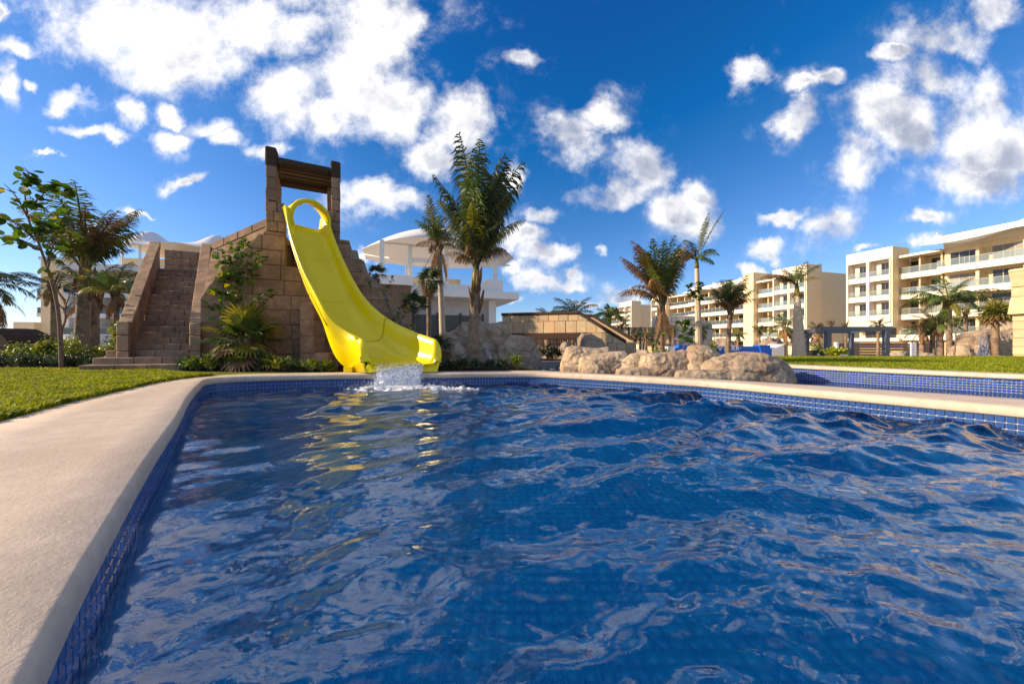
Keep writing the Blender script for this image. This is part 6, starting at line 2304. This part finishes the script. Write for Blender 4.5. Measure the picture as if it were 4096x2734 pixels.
for i, (lab, px, Yp, pyc, n, s) in enumerate((('dark fan palm right of the slide lip', 1640, 7.9, 1395, 12, .62), ('dark fan palm at the foot of the pavilion palms', 1560, 8.6, 1350, 10, .6), ('fan palm touching the grey rock slope', 1745, 7.8, 1392, 10, .5), ('fan palm high on the stepped tower flank', 1505, 9.0, 1095, 8, .36), ('ragged fan palm below the pavilion terrace', 1655, 9.5, 1215, 11, .5))):
    fan_palm(lab, px, Yp, pyc, 0.05, 0.045, n, s, -30, 80, [M_frond_d, M_frond, M_frond_d, M_frond_b], 70 + i, droop=0.3, fibre=.6, group='fan palms in the beds')

# ================================================================== trees with round leaves
leafy_tree('sea_grape_tree', 'slender sea grape tree with big round leaves at the left', 6.75,
           [(247, 1470), (240, 1320), (225, 1200), (190, 1075), (150, 960), (115, 880), (100, 780), (100, 730)],
           [([(190, 1075), (205, 1000), (160, 975)], 4), ([(140, 960), (80, 905), (20, 870), (-30, 850)], 14), ([(150, 985), (80, 970), (10, 940)], 8), ([(112, 870), (60, 780), (15, 735)], 9), ([(100, 770), (115, 700), (95, 670)], 16),
            ([(110, 830), (160, 790), (200, 745)], 18), ([(150, 950), (165, 900), (150, 850)], 14), ([(200, 745), (250, 745), (290, 770)], 18), ([(190, 1050), (240, 900), (285, 830)], 16), ([(250, 880), (300, 930), (330, 960)], 9), ([(160, 1000), (60, 960), (-20, 930)], 6)],
           (LEAF_G, LEAF_Y), 5, r0=0.036, leaves=(6, 0.16), yellow=0.1)
leafy_tree('sea_grape_tree', 'bare forked sapling beside the left coconut palm', 6.9,
           [(249, 1470), (247, 1330), (262, 1280), (262, 1230), (290, 1150)],
           [([(258, 1240), (235, 1215), (220, 1190)], 0), ([(262, 1235), (300, 1200), (320, 1195)], 0), ([(285, 1150), (295, 1120), (300, 1090)], 5), ([(262, 1200), (235, 1170), (195, 1070)], 3), ([(290, 1150), (330, 1130), (345, 1030)], 5)],
           (LEAF_G, LEAF_Y), 6, r0=0.026, leaves=(4, 0.1), yellow=0.6)
leafy_tree('leafy_sapling', 'glossy green sapling growing before the tower wall', 6.85,
           [(960, 1470), (965, 1330), (975, 1200), (985, 1080), (990, 985)],
           [([(975, 1200), (920, 1120), (880, 1040), (870, 1000)], 46), ([(980, 1150), (930, 1060), (910, 985)], 46), ([(985, 1080), (950, 1010), (990, 950)], 38), ([(985, 1060), (1010, 1010), (1045, 1050)], 20), ([(975, 1220), (900, 1180), (840, 1150)], 34),
            ([(970, 1240), (890, 1230), (825, 1220)], 28), ([(965, 1260), (880, 1260), (840, 1280)], 12), ([(980, 1150), (1000, 1100), (1000, 1040)], 18), ([(970, 1300), (1030, 1230), (1065, 1190), (1090, 1160)], 20), ([(970, 1240), (1040, 1190), (1080, 1170)], 8), ([(985, 1100), (930, 1110), (860, 1120)], 16)],
           (LEAF_N, LEAF_NY), 9, r0=0.018, leaves=(6, 0.125), yellow=0.12)
leafy_tree('leafy_sapling', 'sparse sapling leaning right of the slide against the tower', 7.6,
           [(1590, 1400), (1560, 1240), (1510, 1130), (1490, 1080)],
           [([(1560, 1240), (1530, 1170), (1525, 1120)], 9), ([(1510, 1130), (1480, 1120), (1462, 1130)], 7), ([(1545, 1200), (1560, 1130), (1580, 1095)], 8), ([(1590, 1330), (1620, 1240), (1630, 1170)], 12), ([(1600, 1330), (1660, 1260), (1690, 1190)], 10), ([(1600, 1300), (1590, 1250), (1600, 1230)], 8)],
           (LEAF_N, LEAF_NY), 10, r0=0.014, leaves=(6, 0.1), yellow=0.12)
leafy_tree('leafy_sapling', 'round leaved sapling between the brown palm and grey palm', 15.0,
           [(2735, 1420), (2735, 1380), (2748, 1340), (2742, 1290)], [([(2742, 1320), (2725, 1300), (2722, 1290)], 12), ([(2745, 1340), (2760, 1325), (2762, 1310)], 12), ([(2742, 1300), (2748, 1290), (2750, 1280)], 14), ([(2738, 1360), (2728, 1350), (2724, 1345)], 10), ([(2740, 1365), (2755, 1360), (2765, 1352)], 10)],
           (LEAF_G, LEAF_Y), 11, r0=0.02, leaves=(6, 0.2), yellow=0.04, ground=-.5)
leafy_tree('leafy_sapling', 'thin wispy sapling left of the tall brown palm trunk', 14.5,
           [(2650, 1410), (2640, 1370), (2625, 1330), (2612, 1310)], [([(2640, 1370), (2622, 1370), (2612, 1380)], 8), ([(2640, 1380), (2630, 1395), (2625, 1405)], 8), ([(2630, 1345), (2610, 1330), (2600, 1310)], 6), ([(2632, 1350), (2650, 1330), (2655, 1320)], 6)],
           (LEAF_G, LEAF_Y), 12, r0=0.014, leaves=(6, 0.13), yellow=0.05, ground=-.5)
leafy_tree('leafy_sapling', 'leafy climber growing up the grey palm trunk', 16.9,
           [(2795, 1420), (2792, 1300), (2785, 1200), (2780, 1130)], [([(2785, 1200), (2765, 1160), (2755, 1130)], 22), ([(2785, 1170), (2800, 1150), (2805, 1125)], 18), ([(2783, 1150), (2770, 1180), (2745, 1175)], 16), ([(2788, 1200), (2805, 1190), (2808, 1170)], 10)],
           (LEAF_N, LEAF_NY), 13, r0=0.02, leaves=(6, 0.22), yellow=0.05, ground=-.6)
leafy_tree('leafy_sapling', 'bare twiggy sapling right of the broad coconut palm', 15.0,
           [(3815, 1440), (3822, 1370), (3828, 1310), (3850, 1270)], [([(3822, 1350), (3815, 1300), (3808, 1270)], 0), ([(3826, 1320), (3840, 1290), (3845, 1260)], 2), ([(3815, 1290), (3812, 1275), (3818, 1262)], 2)],
           (LEAF_N, LEAF_NY), 14, r0=0.03, leaves=(3, 0.12), yellow=0.3, ground=0.1)

# planted bank beyond the channel: dark sheet added to deepen shade under the bridge
bk_ = [(-0.6, 10.05), (0.6, 10.1), (1.6, 10.2), (3.2, 9.45), (4.3, 9.6), (4.6, 13.5), (-0.6, 13.5)]
cdb = delaunay_2d_cdt([Vector((p[0] + (q_ * 0), p[1])) for p in bk_ for q_ in (0,)] + [Vector((x_, y_)) for x_ in np.arange(-.2, 4.3, .6) for y_ in np.arange(10.5, 13.3, .6)], [(i_, (i_ + 1) % len(bk_)) for i_ in range(len(bk_))], [], 1, 1e-4)
tag(put('bank_shade_sheet', mesh('bank_shade_sheet', [(p.x, p.y, gz(p.x, p.y) + .006) for p in cdb[0]], cdb[2], M_mulch, True)), kind='structure')
# row of brown poles seen under the bridge
pf = thing('pole_fence', 'row of thin brown wooden poles seen under the bridge', 'fence', (XA(2230, 16), 16, gz(2, 16)))
for k in range(20):
    x = XA(2140 + k * 9 + rnd.uniform(-2, 2), 16)
    zt_ = ZA(1350 + rnd.uniform(0, 12), 16)
    MB(pf.location).tube([(x, 16, gz(2, 16)), (x + rnd.uniform(-.03, .03), 16, zt_)], 0.025, 6).build('pole', M_plank, pf)
MB(pf.location).box(XA(2138, 16.05), XA(2318, 16.05), 16.05, 16.09, ZA(1376, 16), ZA(1373, 16)).build('rail', M_plank, pf)
bw = thing('retaining_wall', 'brown stone retaining wall behind the poles under the bridge', 'wall', (XA(2230, 18), 18, gz(2, 18)))
for r0_ in range(3):
    for k in range(7):
        xa_, xb_ = XA(2100 + k * 42 + (r0_ % 2) * 15, 18), XA(2100 + (k + 1) * 42 + (r0_ % 2) * 15, 18)
        zl_ = gz(2, 18) - .1
        zh_ = ZA(1349, 18)
        block('wall_stone', cbox(xa_ + .01, xb_ - .01, 18 - rnd.uniform(0, .04), 18.4, zl_ + (zh_ - zl_) * r0_ / 3 + .008, zl_ + (zh_ - zl_) * (r0_ + 1) / 3 - .008), 0.03, M_brown, bw, bw.location)

# ================================================================== shrubs
r_ = random.Random(40)
words = ['first', 'second', 'third', 'fourth', 'fifth', 'sixth', 'seventh', 'eighth', 'ninth', 'tenth', 'eleventh', 'twelfth']
for i in range(10):
    px = 25 + i * 46
    x = XA(px, 7.3)
    shrub('flowering_shrub', f'{words[i]} yellow green shrub from the left edge in the back row of the bed', x, 7.35 + r_.uniform(-.1, .2), 0.24, 0.42 if i not in (3, 4, 6) else 0.58, 100 + i, M_shrub, 0.062, 1100)
for i in range(8):
    px = 15 + i * 52
    x = XA(px, 6.95)
    shrub('dark_shrub', f'{words[i]} low dark green shrub from the left edge in the front row', x, 6.95 + r_.uniform(-.05, .08), 0.21, 0.27, 130 + i, M_shrub_d, 0.035, 1500)
for i, (px, Yp, h_) in enumerate(((745, 6.55, .22), (790, 6.5, .2), (845, 6.45, .26), (890, 6.5, .34), (935, 6.45, .36), (985, 6.45, .32), (1035, 6.45, .34), (1085, 6.4, .26), (1140, 6.38, .2), (1190, 6.36, .18), (1250, 6.36, .16), (1305, 6.4, .14))):
    shrub('bed_plant', f'{words[i]} glossy leaved bed plant from the stairs towards the slide', XA(px, Yp), Yp, 0.16, h_, 150 + i, M_shrub if i % 3 else M_shrub_d, 0.10, 260, 0.25, slim=0.32, up=0.9, group='leafy plants along the far coping')
for i, px in enumerate((1790, 1845, 1905, 1960, 2010, 2070)):
    shrub('bed_plant', f'{words[i]} low dark leaved plant from the slide along the coping', XA(px, 6.75), 6.75, 0.13, 0.16 if i < 5 else .24, 170 + i, M_shrub_d if i < 5 else M_shrub, 0.09, 200, 0.25, slim=0.3, up=0.9, group='leafy plants along the far coping')
for i, (px, Yp, h_) in enumerate(((2190, 11.5, .42), (2225, 11.4, .4), (2160, 11.6, .4))):
    shrub('bank_shrub', ['left', 'right', 'middle'][i] + ' low green shrub on the bank under the bridge' if i < 2 else 'lowest green shrub on the bank beside the bridge pier', XA(px, Yp), Yp, 0.3, h_, 190 + i, M_shrub_d, 0.07, 500)
for i, (px, Yp, h_, w_, lab) in enumerate(((1600, 8.4, .8, .4, 'tangled green shrub behind the right slide wall'), (1690, 8.3, .6, .4, 'leafy shrub between slide end and grey rock'), (2070, 10.6, .5, .25, 'round leaved shrub on top of the bridge rock'), (3268, 21, 1.3, .6, 'feathery green shrub at the left pergola post'), (3335, 14.5, .35, .5, 'low bright green tuft in front of the pergola'),
                                           (470, 8.6, .9, .25, 'thin leggy shrub against the left stair parapet'), (2640, 20, .9, .5, 'green shrub at the foot of the kiosk'), (2850, 20, 1.2, .4, 'green shrub behind the sunlit blocky boulder'))):
    shrub('green_shrub', lab, XA(px, Yp), Yp, w_, h_, 200 + i, M_shrub if i != 4 else M_blade_r, 0.09 if Yp < 12 else .14, 500)

# chips of bark and small stones on the bed
rs = np.random.RandomState(9)
nd = 2600
C = np.column_stack([rs.uniform(-11.5, -0.6, nd), rs.uniform(6.4, 7.2, nd), np.full(nd, 0.262)])
C[:, 1] = np.maximum(C[:, 1], np.interp(C[:, 0], [-12, -9.5, -6.5, -5.2, -4.3, -3.3, -2.4, -1.4, -.4], [6.78, 6.78, 6.63, 6.36, 6.26, 6.28, 6.40, 6.48, 6.6]))
dr = droplets('bark_chips', C, 0.006 + 0.014 * rs.rand(nd), M_mulch, 'dark bark chips strewn over the planting bed', np.column_stack([0.5 + rs.rand(nd), 0.5 + rs.rand(nd), 0.3 + 0.4 * rs.rand(nd)]))
dr['category'] = 'mulch'

# two birds on the palm behind the bridge stairs
for lab, px, py in (('black bird on the palm behind the bridge, higher of two', 2434, 1228), ('black bird on the palm behind the bridge, lower of two', 2467, 1240)):
    p = P(px, py, 17.2)
    b = MB(p)
    b.tube([p + Vector((0.13, 0, -.16)), p + Vector((0.06, 0, -.05)), p + Vector((0, 0, 0.03)), p + Vector((-0.03, 0, 0.11)), p + Vector((-0.05, 0, 0.16)), p + Vector((-0.10, 0, 0.165))], [0.012, 0.035, 0.055, 0.042, 0.032, 0.006], 10)
    o = b.build('bird', M_bird, None, True)
    o.location = p
    tag(o, lab, 'bird', 'birds on the palm')

# ================================================================== groups of look-alikes
GROUPS = {'boulder': 'boulders in the row along the far coping', 'ledge_rock': 'ledge rocks under the boulder row', 'rock_outcrop': 'rock outcrops round the bridge', 'background_rock': 'rocks in the background',
          'lawn_boulder': 'boulders on the right lawn', 'waterfall_rock': 'rocks of the right hand waterfall', 'hotel_wing': 'hotel wings', 'leafy_sapling': 'saplings in the grounds', 'sea_grape_tree': 'trees at the left edge',
          'slatted_garden_wall': 'brown garden walls', 'waterfall': 'small waterfalls'}
for o in COL.objects:
    b = o.name.split('.')[0]
    if o.parent is None and b in GROUPS and 'group' not in o:
        o['group'] = GROUPS[b]
